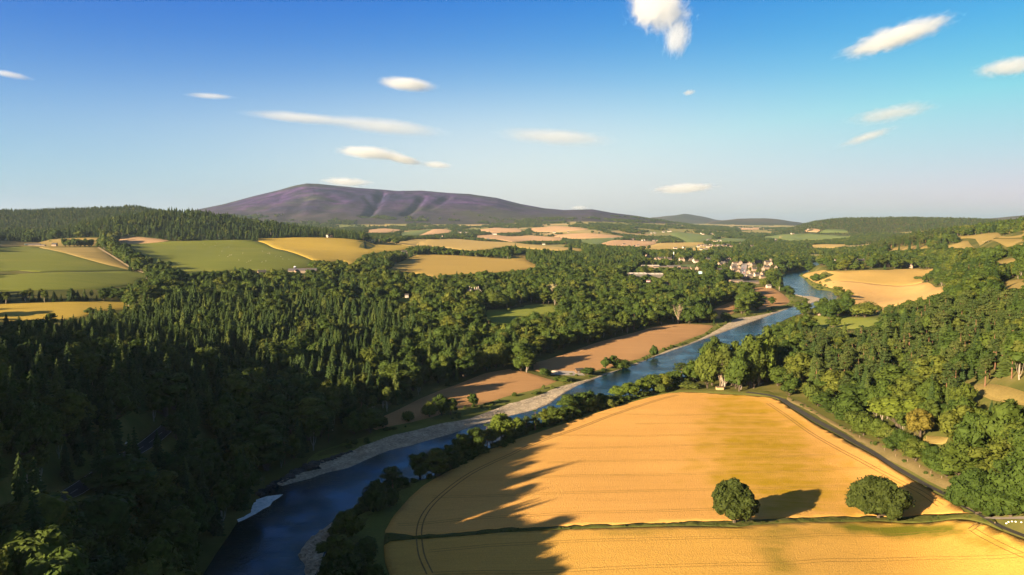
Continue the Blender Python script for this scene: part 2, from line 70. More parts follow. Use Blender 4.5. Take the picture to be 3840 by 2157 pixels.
FOAM = [[-110.7,298.2],[-114.1,305.3],[-114.7,313.2],[-111.2,321.0],[-111.9,323.1],[-108.8,327.8],[-102.1,330.1],[-102.7,325.7],[-104.1,321.4],[-103.6,316.2],[-105.3,312.2],[-106.6,307.2]]
ROCKS = [[-112.2,328.5],[-113.1,333.6],[-111.7,344.3],[-108.3,355.0],[-105.4,365.8],[-100.2,375.9],[-95.5,382.2],[-88.2,390.1],[-83.8,395.7],[-84.9,392.0],[-91.4,380.2],[-97.3,371.6],[-101.3,363.5],[-102.6,355.6],[-105.0,349.3],[-108.1,343.3],[-110.4,335.0]]
VERGE = [[113.1,539.1],[127.6,541.5],[143.1,542.3],[161.9,536.7],[180.8,528.2],[180.8,528.2],[183.9,515.8],[186.7,506.8],[180.5,502.7],[174.8,510.5],[175.5,512.5],[157.6,522.2],[137.2,529.2],[125.6,532.9],[111.4,530.7]]
DRY_VERGE = [[187.6,509.1],[190.9,483.5],[191.3,454.2],[192.8,435.4],[191.9,410.8],[191.3,385.7],[189.8,361.4],[189.4,338.8],[189.4,320.7],[186.3,313.8],[185.7,316.6],[185.6,339.0],[184.4,360.8],[187.4,392.8],[189.7,432.9],[188.0,467.4],[184.5,497.5]]
BANKS = [[[-102.2,363.5],[-103.6,378.8],[-101.4,391.2],[-95.8,399.0],[-86.9,411.2],[-80.4,417.8],[-76.2,428.3],[-60.2,445.0],[-49.0,458.6],[-34.2,479.4],[-17.8,497.0],[-0.0,521.3],[19.2,542.7],[34.1,568.8],[46.8,602.8],[63.1,610.2],[82.3,625.1],[97.6,649.3],[112.9,667.5],[131.5,700.5],[155.5,736.7],[183.2,781.8],[210.7,825.4],[235.3,880.3],[249.7,904.3],[282.3,965.8],[279.0,945.0],[242.3,877.3],[210.1,815.0],[178.2,760.0],[153.5,726.9],[141.0,706.9],[126.7,683.1],[106.8,649.3],[88.1,624.7],[74.1,605.6],[62.0,585.2],[43.7,562.7],[32.3,548.0],[18.5,524.0],[7.2,508.6],[0.0,499.9],[-0.0,501.8],[-12.7,481.4],[-27.3,459.0],[-42.5,447.4],[-56.4,431.8],[-67.2,422.0],[-78.1,405.7],[-84.1,397.5],[-93.3,388.2],[-99.1,378.7]],[[242.9,875.3],[260.7,913.7],[288.8,968.0],[313.3,989.1],[347.7,1024.5],[371.8,1054.8],[405.1,1100.3],[432.1,1141.6],[466.8,1191.9],[478.5,1211.8],[477.5,1249.4],[476.4,1272.9],[459.6,1268.3],[432.3,1172.8],[406.8,1121.4],[382.8,1094.8],[365.5,1077.6],[348.1,1055.8],[323.4,1043.3],[287.3,989.6],[265.3,957.1],[246.1,904.3]],[[689.2,1816.9],[725.1,1882.4],[689.1,1785.8],[652.9,1657.4],[618.9,1542.1],[603.7,1465.6],[591.3,1399.2],[599.7,1371.8],[586.0,1308.2],[531.5,1233.2],[562.3,1307.3],[580.9,1382.8],[571.0,1410.1],[588.4,1480.0],[610.8,1557.4],[650.0,1678.0]],[[-63.6,308.6],[-61.1,319.3],[-58.2,333.4],[-52.8,340.2],[-47.1,346.1],[-39.6,352.3],[-32.2,364.0],[-24.6,380.9],[-14.3,397.5],[-5.0,408.8],[0.0,420.7],[9.3,435.8],[21.3,449.2],[36.3,465.0],[47.6,479.4],[63.2,495.7],[77.6,513.7],[94.8,528.8],[114.0,549.5],[111.4,531.9],[95.3,518.1],[75.1,496.8],[53.6,473.0],[31.7,447.3],[12.1,424.3],[0.0,410.9],[-12.5,397.6],[-22.6,377.5],[-31.8,359.7],[-40.6,339.5],[-45.1,324.9],[-48.9,304.3],[-49.9,289.7],[-49.3,287.0],[-48.7,279.4],[-48.0,273.4],[-44.7,259.2],[-42.0,250.7],[-36.7,229.9],[-47.5,231.2],[-58.4,249.9],[-66.0,266.4],[-66.4,282.2],[-65.4,296.4]]]
STRIP = [[-49.1,287.0],[-37.7,284.8],[-17.1,282.9],[0.0,284.5],[27.3,286.1],[48.0,287.2],[69.0,288.8],[83.9,289.9],[96.2,291.5],[119.5,296.8],[147.7,301.9],[166.8,298.5],[177.9,287.1],[181.2,280.6],[179.7,274.0],[178.2,267.6],[177.2,276.2],[175.2,283.8],[171.3,288.3],[148.0,297.0],[117.7,292.1],[94.3,286.2],[87.1,283.8],[68.1,284.7],[47.5,284.0],[27.0,282.9],[0.0,280.6],[-16.9,279.4],[-37.2,280.9],[-46.2,279.5],[-47.9,276.1]]
ROADS = [["country_lane",4.2,[[165.5,528.0],[172.3,522.0],[176.8,516.5],[178.8,511.6],[181.4,503.5],[181.4,488.9],[183.0,454.7],[185.1,422.0],[182.9,383.1],[181.1,354.1],[181.8,331.7],[182.1,311.6],[180.4,296.1],[180.0,284.0],[179.7,276.0],[179.6,269.7],[181.0,260.2],[184.8,244.3]],"tarmac"],["driveway",7.0,[[180.3,279.1],[182.8,274.0],[185.6,270.3],[188.0,266.5]],"concrete"],["main_road",8.5,[[-139.0,189.9],[-140.7,209.9],[-143.6,228.4],[-144.1,239.5],[-147.5,257.7],[-151.1,275.7],[-153.4,293.0],[-154.4,314.0],[-157.5,335.3],[-160.9,357.4]],"tarmac2"],["farm_track",4.0,[[-879.0,1613.2],[-761.5,1422.7],[-685.3,1308.3],[-633.5,1233.5],[-584.5,1161.2],[-544.7,1107.7],[-513.9,1073.4],[-487.8,1053.1]],"track"],["town_street",14.0,[[651.8,2121.9],[596.5,1947.6],[546.2,1790.1],[502.4,1652.1],[479.8,1579.8]],"concrete"],["far_road",9.0,[[1263.6,4723.7],[1196.0,4503.1],[1112.2,4298.3],[1052.8,4114.9],[989.4,3851.5]],"concrete"],["car_park",18.0,[[30.4,600.2],[38.1,600.0],[48.0,599.5],[56.5,600.5]],"concrete"],["field_path",3.0,[[692.1,1796.5],[664.4,1709.7],[645.4,1635.5],[613.7,1534.0]],"track"]]
TRACKS = [[[-27.9,248.6],[-31.9,262.2],[-34.3,273.9],[-36.5,289.7],[-36.5,304.0],[-33.7,319.1],[-26.8,338.5],[-18.8,356.0],[-9.9,370.3],[-0.0,384.5],[5.6,393.8],[19.5,411.6],[36.7,431.1],[58.7,459.6],[80.1,484.5],[103.4,509.8],[115.4,520.8]],[[168.8,492.5],[169.7,456.5],[169.9,429.2],[170.8,401.9],[171.3,377.5],[172.6,353.8],[175.1,332.4],[176.5,318.9],[175.3,301.9]],[[172.3,275.6],[172.1,270.9],[173.0,259.2],[174.5,250.3],[176.0,239.9]],[[171.9,276.0],[176.0,277.5]]]
TRAMLINES = [[[23.2,391.8],[65.5,394.5],[137.8,400.2]],[[15.9,419.5],[68.9,415.7],[119.1,418.9],[145.4,423.0]],[[17.5,367.3],[61.7,370.8],[105.9,371.7],[129.4,375.2],[148.9,379.6],[165.8,381.3]],[[0.0,343.3],[33.0,347.0],[66.3,348.2],[121.5,351.8],[157.4,357.4],[175.5,352.8]],[[-35.1,325.2],[-0.0,321.8],[30.8,323.4],[62.1,325.8],[93.7,327.5],[113.6,328.4],[139.2,333.4],[163.8,335.0]],[[-46.1,295.3],[-25.0,297.2],[-0.0,296.4],[28.6,299.4],[57.4,300.5],[83.1,302.6]],[[-30.4,268.1],[-16.2,268.0],[-0.0,269.3],[13.0,270.4],[32.6,271.8],[58.8,272.6],[78.7,273.8],[95.4,274.2],[125.2,282.3],[159.4,283.0],[171.2,273.7]],[[-27.0,248.4],[-0.0,246.2],[17.8,247.4],[42.0,249.5],[88.2,252.7],[115.8,260.3],[149.1,264.0],[174.8,250.7]],[[53.3,469.7],[98.2,461.4],[143.4,466.9],[160.0,466.3]],[[73.0,441.0],[115.0,442.1],[153.3,446.4],[171.4,452.4]]]
CONIFER = [[[-113.8,162.9],[-342.8,504.2],[-358.8,587.7],[-318.5,788.1],[-300.6,972.5],[-127.3,838.5],[-35.0,612.3],[-83.9,549.7],[-105.4,452.7],[-158.1,459.8],[-143.0,311.8],[-136.8,245.7],[-128.7,194.5]],[[38.5,2260.4],[194.3,2472.2],[336.3,2566.6],[380.0,2179.0],[301.7,1727.8],[216.5,1498.4],[142.7,1552.5],[67.0,1594.5],[28.7,1683.7]],[[-1767.6,2855.2],[-886.7,2160.2],[-579.7,3282.6],[-667.8,1912.5],[-916.4,1774.6],[-1173.3,1742.8],[-1893.7,2825.0]],[[276.5,735.4],[366.0,761.3],[364.7,537.8],[233.6,341.6],[227.1,377.5],[238.6,467.2],[210.4,520.4]],[[1278.6,2894.5],[1959.4,4078.5],[2275.1,4073.1],[1142.5,1961.2],[1058.9,1985.7],[1017.8,2115.1]],[[-1026.1,1097.5],[-2382.6,2560.4],[-969.4,2145.0],[-916.4,1774.6]],[[-501.3,740.8],[-458.4,766.8],[-426.4,782.0],[-378.6,693.2],[-437.9,645.8]]]
TREES = [["oak",86.6,288.1,18.1,21.1,"broad dark oak standing alone on the grass strip, leftmost of the two field oaks"],["oak",148.8,300.1,17.5,27.0,"widest dark oak on the grass strip, right of the middle between the two barley fields"],["oak",178.6,283.8,17.3,24.6,"big green oak with a pale trunk at the field corner beside the driveway"],["broadleaf",184.4,273.3,12.9,19.0,"dark tree in the shade behind the corner oak"],["broadleaf",190.1,274.4,19.0,19.2,"tree at the right edge above the concrete driveway"],["bush",-56.0,307.8,12.5,9.1,"round dark bush on the near bank below the lone pine"],["pine",-52.9,327.5,13.0,8.6,"lone dark pine on the near river bank left of the bank trees"],["bush",-51.8,313.3,7.7,6.6,"low dark bush at the foot of the lone bank pine"],["broadleaf",-62.0,277.7,12.1,10.9,"dark tree on the near bank just above the gravel point"],["broadleaf",-59.8,253.4,12.9,11.5,"dark wide tree leaning over the near bank by the gravel point"],["broadleaf",-51.5,254.4,11.4,9.6,"dark tree behind the gravel point next to the field corner"],["broadleaf",-52.5,269.2,6.0,6.4,"small dark tree at the rounded corner of the barley field"],["broadleaf",-52.6,239.5,12.0,11.4,"dark tree at the bottom edge left of the lower barley field"],["broadleaf",-45.6,238.7,10.1,8.5,"dark tree at the bottom edge touching the lower barley field"],["broadleaf",-58.7,235.7,11.2,8.5,"dark tree at the bottom edge beside the river"],["broadleaf",-43.9,353.1,12.5,10.7,"first dark tree of the bank row right of the lone pine"],["broadleaf",-35.2,351.0,14.1,11.1,"rounded dark tree second in the bank row from the lone pine"],["broadleaf",-30.4,363.6,12.9,9.3,"dark tree third in the bank row from the lone pine"],["bush",-27.8,375.5,5.9,6.1,"light green bush below the bank row of dark trees"],["broadleaf",-25.5,381.4,13.9,10.2,"dark tree in the middle of the shaded bank row"],["broadleaf",-19.4,384.9,14.9,11.6,"broad dark tree by the bend of the shaded bank row"],["pine",-13.3,393.4,15.0,8.2,"reddish brown pine near the end of the shaded bank row"],["broadleaf",-5.5,409.3,17.8,13.3,"bright green round tree where the sun reaches the near bank"],["broadleaf",-10.7,402.5,12.2,8.4,"mid green tree left of the bright round bank tree"],["bush",-61.9,446.1,6.1,5.8,"single round bush at the edge of the shaded stubble field"],["broadleaf",-50.5,457.8,9.7,8.0,"narrow dark tree on the far bank at the lower stubble field"],["broadleaf",-43.9,462.4,14.1,8.1,"tall dark tree on the far bank at the lower stubble field"],["broadleaf",-38.2,465.5,11.2,9.2,"leaning dark tree, right one of the far bank trio by the stubble"],["broadleaf",-25.3,487.6,8.9,7.0,"small lone tree on the far bank in front of the sunlit stubble"],["broadleaf",-80.5,421.4,14.2,13.0,"dark ivy covered tree at the left tip of the stubble field"],["bush",-74.7,431.1,6.4,5.1,"small bush beside the left tip of the stubble field"],["broadleaf",-88.4,418.3,13.1,10.9,"dark tree left of the stubble field tip"],["pine",-64.3,618.8,13.2,10.8,"tall Scots pine with a red trunk above the lower stubble field"],["broadleaf",3.6,431.3,9.9,8.5,"dark bank tree just right of the bright round one"],["pine",8.1,427.2,10.5,5.5,"slim dark pine on the near bank left of the olive pine"],["pine",13.3,432.2,12.5,6.5,"olive green pine on the near bank with a bare stem"],["broadleaf",19.6,447.1,10.8,5.7,"small pale tree right of the olive pine"],["broadleaf",25.0,449.8,10.8,9.6,"olive grey round tree on the near bank with water behind"],["broadleaf",35.4,468.4,14.7,13.6,"large dark tree with two stems on the near bank"],["broadleaf",44.0,477.4,13.7,12.2,"dark tree with a lit left side in the near bank clump"],["broadleaf",51.5,484.5,13.0,11.3,"dark round tree in the near bank clump"],["broadleaf",59.2,496.2,9.5,10.4,"dark tree at the right end of the near bank clump"],["bush",66.4,506.8,5.3,7.1,"low dark bush in the gap of the near bank row"],["broadleaf",73.6,515.6,10.1,10.3,"mid green tree left of the yellow green bank tree"],["broadleaf",81.6,518.3,11.8,12.2,"yellow green lit tree by the apex of the barley field"],["broadleaf",93.1,533.7,11.4,11.3,"green bank tree right of the yellow green one"],["broadleaf",102.2,542.2,12.9,14.1,"lit olive tree on the near bank above the field edge"],["broadleaf",110.3,544.1,11.6,12.9,"lit yellowish tree on the near bank near the field apex"],["broadleaf",121.4,563.2,12.0,10.7,"small tree with a pale top near the field apex"],["pine",129.8,574.2,15.4,13.7,"dark layered conifer on the near bank left of the tall grove"],["broadleaf",136.6,568.7,16.8,14.9,"dark tree on the near bank left of the tall grove"],["bush",129.5,549.6,4.2,14.4,"low hedge bush by the field apex"],["broadleaf",142.7,545.5,29.6,15.7,"tall tree at the left side of the grove behind the field"],["bare",150.6,541.6,20.3,7.2,"pale bare branching trunk showing in the grove behind the field"],["broadleaf",157.7,553.3,31.7,18.7,"tall ivy clad tree of the grove behind the field"],["broadleaf",161.9,532.6,30.6,14.2,"tree with a thin pale stem in the grove behind the field"],["broadleaf",172.6,542.5,38.9,17.2,"tall tree in the middle of the grove behind the field"],["broadleaf",181.4,546.1,35.2,14.7,"yellow topped tree in the grove behind the field"],["broadleaf",190.1,558.8,42.7,15.1,"tallest tree of the grove by the river bend"],["broadleaf",77.4,621.1,10.1,7.0,"slim left tree of the three on the far bank by the water"],["broadleaf",84.9,626.0,10.9,8.8,"middle tree of the three on the far bank by the water"],["bush",93.4,628.5,7.5,11.1,"dark bushy tree overhanging the water from the far bank"],["broadleaf",129.3,684.1,11.4,7.4,"single small tree on the far bank reflected in the river"],["bush",25.6,587.1,6.0,8.5,"round bush beside the white heap at the stubble field"],["broadleaf",60.3,595.8,6.2,10.4,"thin straggly tree beside the brown hut"],["bush",40.1,568.3,4.3,7.3,"dark bush below the hut car park"],["birch",12.0,599.4,12.6,10.4,"birch with white stems at the corner between the two stubble fields"],["broadleaf",7.1,603.1,13.9,9.8,"tree left of the white stemmed birch"],["bush",35.0,571.9,3.7,6.7,"low dark bush at the edge of the lower stubble field"],["bare",197.5,896.5,23.9,16.2,"bleached leafless tree standing at the top of the stubble field"],["broadleaf",225.6,908.7,24.9,23.3,"big round tree right of the bleached leafless one"],["broadleaf",240.1,915.9,18.3,18.6,"spreading tree with a forked stem beside the big round one"],["bush",264.2,934.8,10.7,9.6,"small dark round tree on the bank by the bend"],["broadleaf",307.8,1009.9,23.9,18.0,"tree at the left of the clump between the far stubble fields"],["broadleaf",327.2,1037.9,30.3,21.4,"tallest tree of the clump between the far stubble fields"],["broadleaf",342.7,1056.1,26.6,21.8,"right tree of the clump between the far stubble fields"],["bush",318.2,1013.3,6.1,9.7,"pale green bush in front of the far clump"],["pale_broadleaf",58.8,1102.5,21.6,12.3,"whitish flowering tree in the estate wood"],["broadleaf",388.1,1127.2,12.2,9.7,"thin small tree at the edge of the far stubble field"],["broadleaf",617.0,1537.5,18.2,20.6,"round tree at the left corner of the far barley field"],["bush",629.1,1530.8,8.5,12.6,"small round bush in the far barley field"],["broadleaf",538.6,1247.7,19.3,18.7,"olive tree at the river edge of the far barley field"],["broadleaf",523.2,1188.3,14.5,15.3,"lower olive tree at the river edge of the far barley field"],["broadleaf",553.2,1243.6,13.2,14.3,"right hand tree of the trio by the far barley field"],["broadleaf",383.9,995.6,19.6,17.5,"dark round tree on the river bank by the lawn"],["broadleaf",403.8,996.1,12.2,12.7,"small dark tree behind the lawn"],["broadleaf",429.4,915.9,19.1,25.2,"largest dome shaped tree on the lawn edge"],["broadleaf",428.5,937.8,16.6,14.9,"tree left of the dome shaped one on the lawn edge"],["broadleaf",429.5,952.4,13.2,11.0,"leftmost tree of the row on the lawn edge"],["broadleaf",394.9,937.0,25.8,22.7,"tall dark tree in front of the lawn"],["broadleaf",355.8,833.0,13.3,15.4,"tree in front of the lawn, below the tall dark one"],["broadleaf",369.5,739.7,8.9,16.3,"dark bushy tree at the right end of the lawn"],["bush",786.7,1467.9,6.6,12.0,"bush at the right edge of the far barley field"],["broadleaf",481.7,1329.7,12.3,20.4,"olive tree on the bank of the wide river bend"],["bush",484.0,1311.9,8.1,11.0,"pale bush on the bank of the wide river bend"],["broadleaf",497.1,1452.6,23.9,18.1,"tree by the wide river bend near the town"],["broadleaf",-963.0,1637.6,18.2,14.9,"leftmost tree of the dark clump beside the farm"],["broadleaf",-943.3,1620.3,17.4,14.8,"second tree of the dark clump beside the farm"],["broadleaf",-933.7,1622.1,19.5,17.2,"tallest tree of the dark clump beside the farm"],["broadleaf",-930.7,1637.4,18.0,14.8,"fourth tree of the dark clump beside the farm"],["broadleaf",-922.0,1641.1,18.9,14.8,"fifth tree of the dark clump beside the farm"],["broadleaf",-917.3,1649.9,17.1,16.1,"rightmost tree of the dark clump beside the farm"],["birch",-576.8,1197.5,18.4,7.8,"thin bare stemmed tree by the felled patch"],["birch",-573.7,1204.4,16.9,7.0,"second thin stemmed tree by the felled patch"],["broadleaf",-554.3,1196.3,15.7,10.4,"left tree of the pair casting long shadows on the pasture"],["broadleaf",-543.9,1195.7,12.6,12.1,"right tree of the pair casting long shadows on the pasture"],["broadleaf",-372.0,665.8,6.5,9.5,"round bush tree at the front edge of the golden field"],["spruce",-368.4,549.0,15.7,7.8,"spiky dark spruce against the golden field, leftmost one"],["spruce",-357.3,546.4,14.6,8.1,"spiky dark spruce against the golden field, second from left"],["birch",-352.8,577.2,13.8,8.0,"pale wispy tree against the golden field"],["broadleaf",-890.7,1644.7,16.1,14.7,"tree in the belt beside the farm track"],["broadleaf",-866.7,1620.0,23.3,19.3,"tree in the belt beside the farm track"],["broadleaf",-818.7,1548.9,22.3,18.4,"tree in the belt beside the farm track"],["broadleaf",-760.2,1455.9,17.2,15.1,"tree in the belt beside the farm track"],["broadleaf",-715.8,1377.4,17.2,16.3,"tree in the belt beside the farm track"],["broadleaf",-700.5,1365.0,17.9,16.1,"tree in the belt beside the farm track"],["broadleaf",-659.4,1291.0,18.6,17.1,"tree in the belt beside the farm track"],["broadleaf",-637.8,1264.7,19.9,16.7,"tree in the belt beside the farm track"],["broadleaf",-609.5,1217.6,18.4,16.1,"tree in the belt beside the farm track"],["broadleaf",-609.9,1237.9,19.5,14.5,"tree in the belt beside the farm track"],["broadleaf",-675.1,1335.6,19.3,15.7,"tree in the belt beside the farm track"],["broadleaf",-756.3,1463.1,17.2,15.1,"tree in the belt beside the farm track"],["broadleaf",-611.0,1253.7,14.8,11.0,"tree in the belt beside the farm track"],["broadleaf",-919.5,1745.0,25.1,15.5,"tree in the belt beside the farm track"],["broadleaf",-916.9,1762.1,23.0,13.0,"tree in the belt beside the farm track"],["broadleaf",208.0,400.9,17.9,28.3,"wide spreading bright green tree on the right slope"],["yellow_broadleaf",201.4,367.6,15.1,12.7,"yellowish green tree beside the wide spreading one"],["broadleaf",203.3,445.2,19.8,22.7,"rounded green tree on the right slope above the lane bend"],["bare",220.2,541.5,14.2,8.1,"grey dead branches standing in the right hand wood"],["broadleaf",238.7,553.9,18.5,12.6,"tree with a pale dead stem in the right hand wood"],["broadleaf",189.4,511.0,15.3,11.4,"light green tree at the bend of the lane"],["broadleaf",193.1,409.3,11.4,10.5,"dark bush tree above the dry verge of the lane"],["broadleaf",194.3,394.7,11.0,10.2,"dark round tree above the dry verge of the lane"],["broadleaf",189.4,367.6,8.5,11.5,"tree standing over the lane verge halfway down"],["broadleaf",189.9,348.8,10.2,12.0,"tree over the lane verge with an open foot"],["broadleaf",189.9,335.3,8.6,8.1,"small tree beside the lane with a visible stem"],["broadleaf",189.9,324.2,10.3,10.5,"tree beside the lane just above the corner oak"],["broadleaf",192.1,318.9,14.8,13.8,"dense tree above the corner oak"],["pine",240.7,380.9,15.0,6.3,"tall pine with a bare stem above the grassy clearing"],["pine",248.1,414.4,13.9,6.7,"pine with a bare stem left of the grassy clearing"],["birch",153.6,547.5,21.3,14.5,"tree in the dense grove by the river bend"],["broadleaf",173.7,544.9,25.8,12.6,"tree in the dense grove by the river bend"],["broadleaf",148.1,555.6,25.2,17.3,"tree in the dense grove by the river bend"],["broadleaf",160.8,563.2,23.3,15.6,"tree in the dense grove by the river bend"],["broadleaf",178.5,562.1,23.1,14.0,"tree in the dense grove by the river bend"],["birch",157.2,576.6,34.2,13.2,"tree in the dense grove by the river bend"],["broadleaf",150.7,577.7,30.1,12.0,"tree in the dense grove by the river bend"],["broadleaf",180.2,571.7,27.0,18.7,"tree in the dense grove by the river bend"],["birch",156.0,549.1,31.2,11.4,"tree in the dense grove by the river bend"],["birch",164.2,538.4,23.8,14.7,"tree in the dense grove by the river bend"],["broadleaf",185.3,554.1,18.9,12.4,"tree in the dense grove by the river bend"],["birch",154.1,543.6,27.4,14.9,"tree in the dense grove by the river bend"],["birch",174.5,543.4,31.7,16.8,"tree in the dense grove by the river bend"],["broadleaf",152.6,569.9,19.6,17.2,"tree in the dense grove by the river bend"],["broadleaf",152.3,577.8,24.9,17.4,"tree in the dense grove by the river bend"],["broadleaf",162.1,552.8,25.8,17.7,"tree in the dense grove by the river bend"],["broadleaf",198.6,565.6,25.4,12.6,"tree in the dense grove by the river bend"],["broadleaf",164.9,556.7,33.0,11.6,"tree in the dense grove by the river bend"],["birch",194.2,566.5,26.2,15.5,"tree in the dense grove by the river bend"],["broadleaf",164.9,545.0,18.5,14.0,"tree in the dense grove by the river bend"],["broadleaf",192.8,542.3,15.1,14.5,"tree in the dense grove by the river bend"],["birch",183.3,559.6,24.1,18.2,"tree in the dense grove by the river bend"],["broadleaf",162.1,542.6,23.0,14.7,"tree in the dense grove by the river bend"],["broadleaf",175.0,540.7,32.1,16.3,"tree in the dense grove by the river bend"],["birch",179.7,547.0,29.6,13.9,"tree in the dense grove by the river bend"],["broadleaf",153.3,575.0,22.6,17.4,"tree in the dense grove by the river bend"],["broadleaf",225.5,659.4,14.3,11.8,"tree of the dense grove along the right bank"],["broadleaf",230.2,672.6,9.9,15.2,"tree of the dense grove along the right bank"],["broadleaf",245.6,700.6,15.2,15.9,"tree of the dense grove along the right bank"],["broadleaf",292.8,763.9,11.0,18.6,"tree of the dense grove along the right bank"],["broadleaf",313.6,821.8,17.9,17.8,"tree of the dense grove along the right bank"],["broadleaf",426.2,1030.5,19.9,20.8,"tree of the dense grove along the right bank"],["broadleaf",335.1,864.0,12.2,17.8,"tree of the dense grove along the right bank"],["broadleaf",256.0,699.7,12.8,13.5,"tree of the dense grove along the right bank"],["broadleaf",317.8,822.3,19.0,18.8,"tree of the dense grove along the right bank"],["broadleaf",302.0,803.6,15.8,18.0,"tree of the dense grove along the right bank"],["broadleaf",326.2,823.3,13.1,16.1,"tree of the dense grove along the right bank"],["broadleaf",283.5,765.8,13.3,15.2,"tree of the dense grove along the right bank"],["broadleaf",309.0,814.5,12.3,15.0,"tree of the dense grove along the right bank"],["broadleaf",237.9,683.7,14.0,14.3,"tree of the dense grove along the right bank"],["broadleaf",408.4,985.0,18.7,21.4,"tree of the dense grove along the right bank"],["broadleaf",336.7,855.0,16.6,18.1,"tree of the dense grove along the right bank"],["bush",199.5,535.2,11.6,9.4,"tree in the dense grove row above the lane verge"],["broadleaf",199.6,522.7,9.1,7.7,"tree in the dense grove row above the lane verge"],["broadleaf",199.7,510.7,8.4,9.3,"tree in the dense grove row above the lane verge"],["bush",197.7,493.7,10.9,8.0,"tree in the dense grove row above the lane verge"],["bush",196.5,479.6,9.6,10.2,"tree in the dense grove row above the lane verge"],["broadleaf",198.2,473.4,10.6,11.8,"tree in the dense grove row above the lane verge"],["broadleaf",197.4,461.1,6.4,11.2,"tree in the dense grove row above the lane verge"],["bush",197.0,450.5,11.0,7.4,"tree in the dense grove row above the lane verge"],["broadleaf",197.4,442.1,6.4,8.5,"tree in the dense grove row above the lane verge"],["bush",200.6,440.2,6.4,10.0,"tree in the dense grove row above the lane verge"],["bush",197.7,425.2,9.2,10.6,"tree in the dense grove row above the lane verge"],["broadleaf",197.7,417.0,7.3,9.5,"tree in the dense grove row above the lane verge"],["bush",196.9,407.3,5.4,7.2,"tree in the dense grove row above the lane verge"],["broadleaf",194.9,395.6,6.1,9.5,"tree in the dense grove row above the lane verge"],["broadleaf",193.8,386.2,10.0,8.2,"tree in the dense grove row above the lane verge"],["bush",192.0,375.5,8.9,6.8,"tree in the dense grove row above the lane verge"],["broadleaf",193.4,371.7,8.8,8.9,"tree in the dense grove row above the lane verge"],["broadleaf",192.5,363.5,10.0,6.6,"tree in the dense grove row above the lane verge"],["broadleaf",192.2,356.7,7.6,9.3,"tree in the dense grove row above the lane verge"],["bush",191.7,349.6,8.0,7.2,"tree in the dense grove row above the lane verge"],["broadleaf",192.6,345.4,8.6,6.0,"tree in the dense grove row above the lane verge"],["broadleaf",193.1,340.8,7.9,6.7,"tree in the dense grove row above the lane verge"],["broadleaf",193.2,335.3,4.5,6.9,"tree in the dense grove row above the lane verge"],["broadleaf",192.0,327.9,6.4,5.3,"tree in the dense grove row above the lane verge"]]
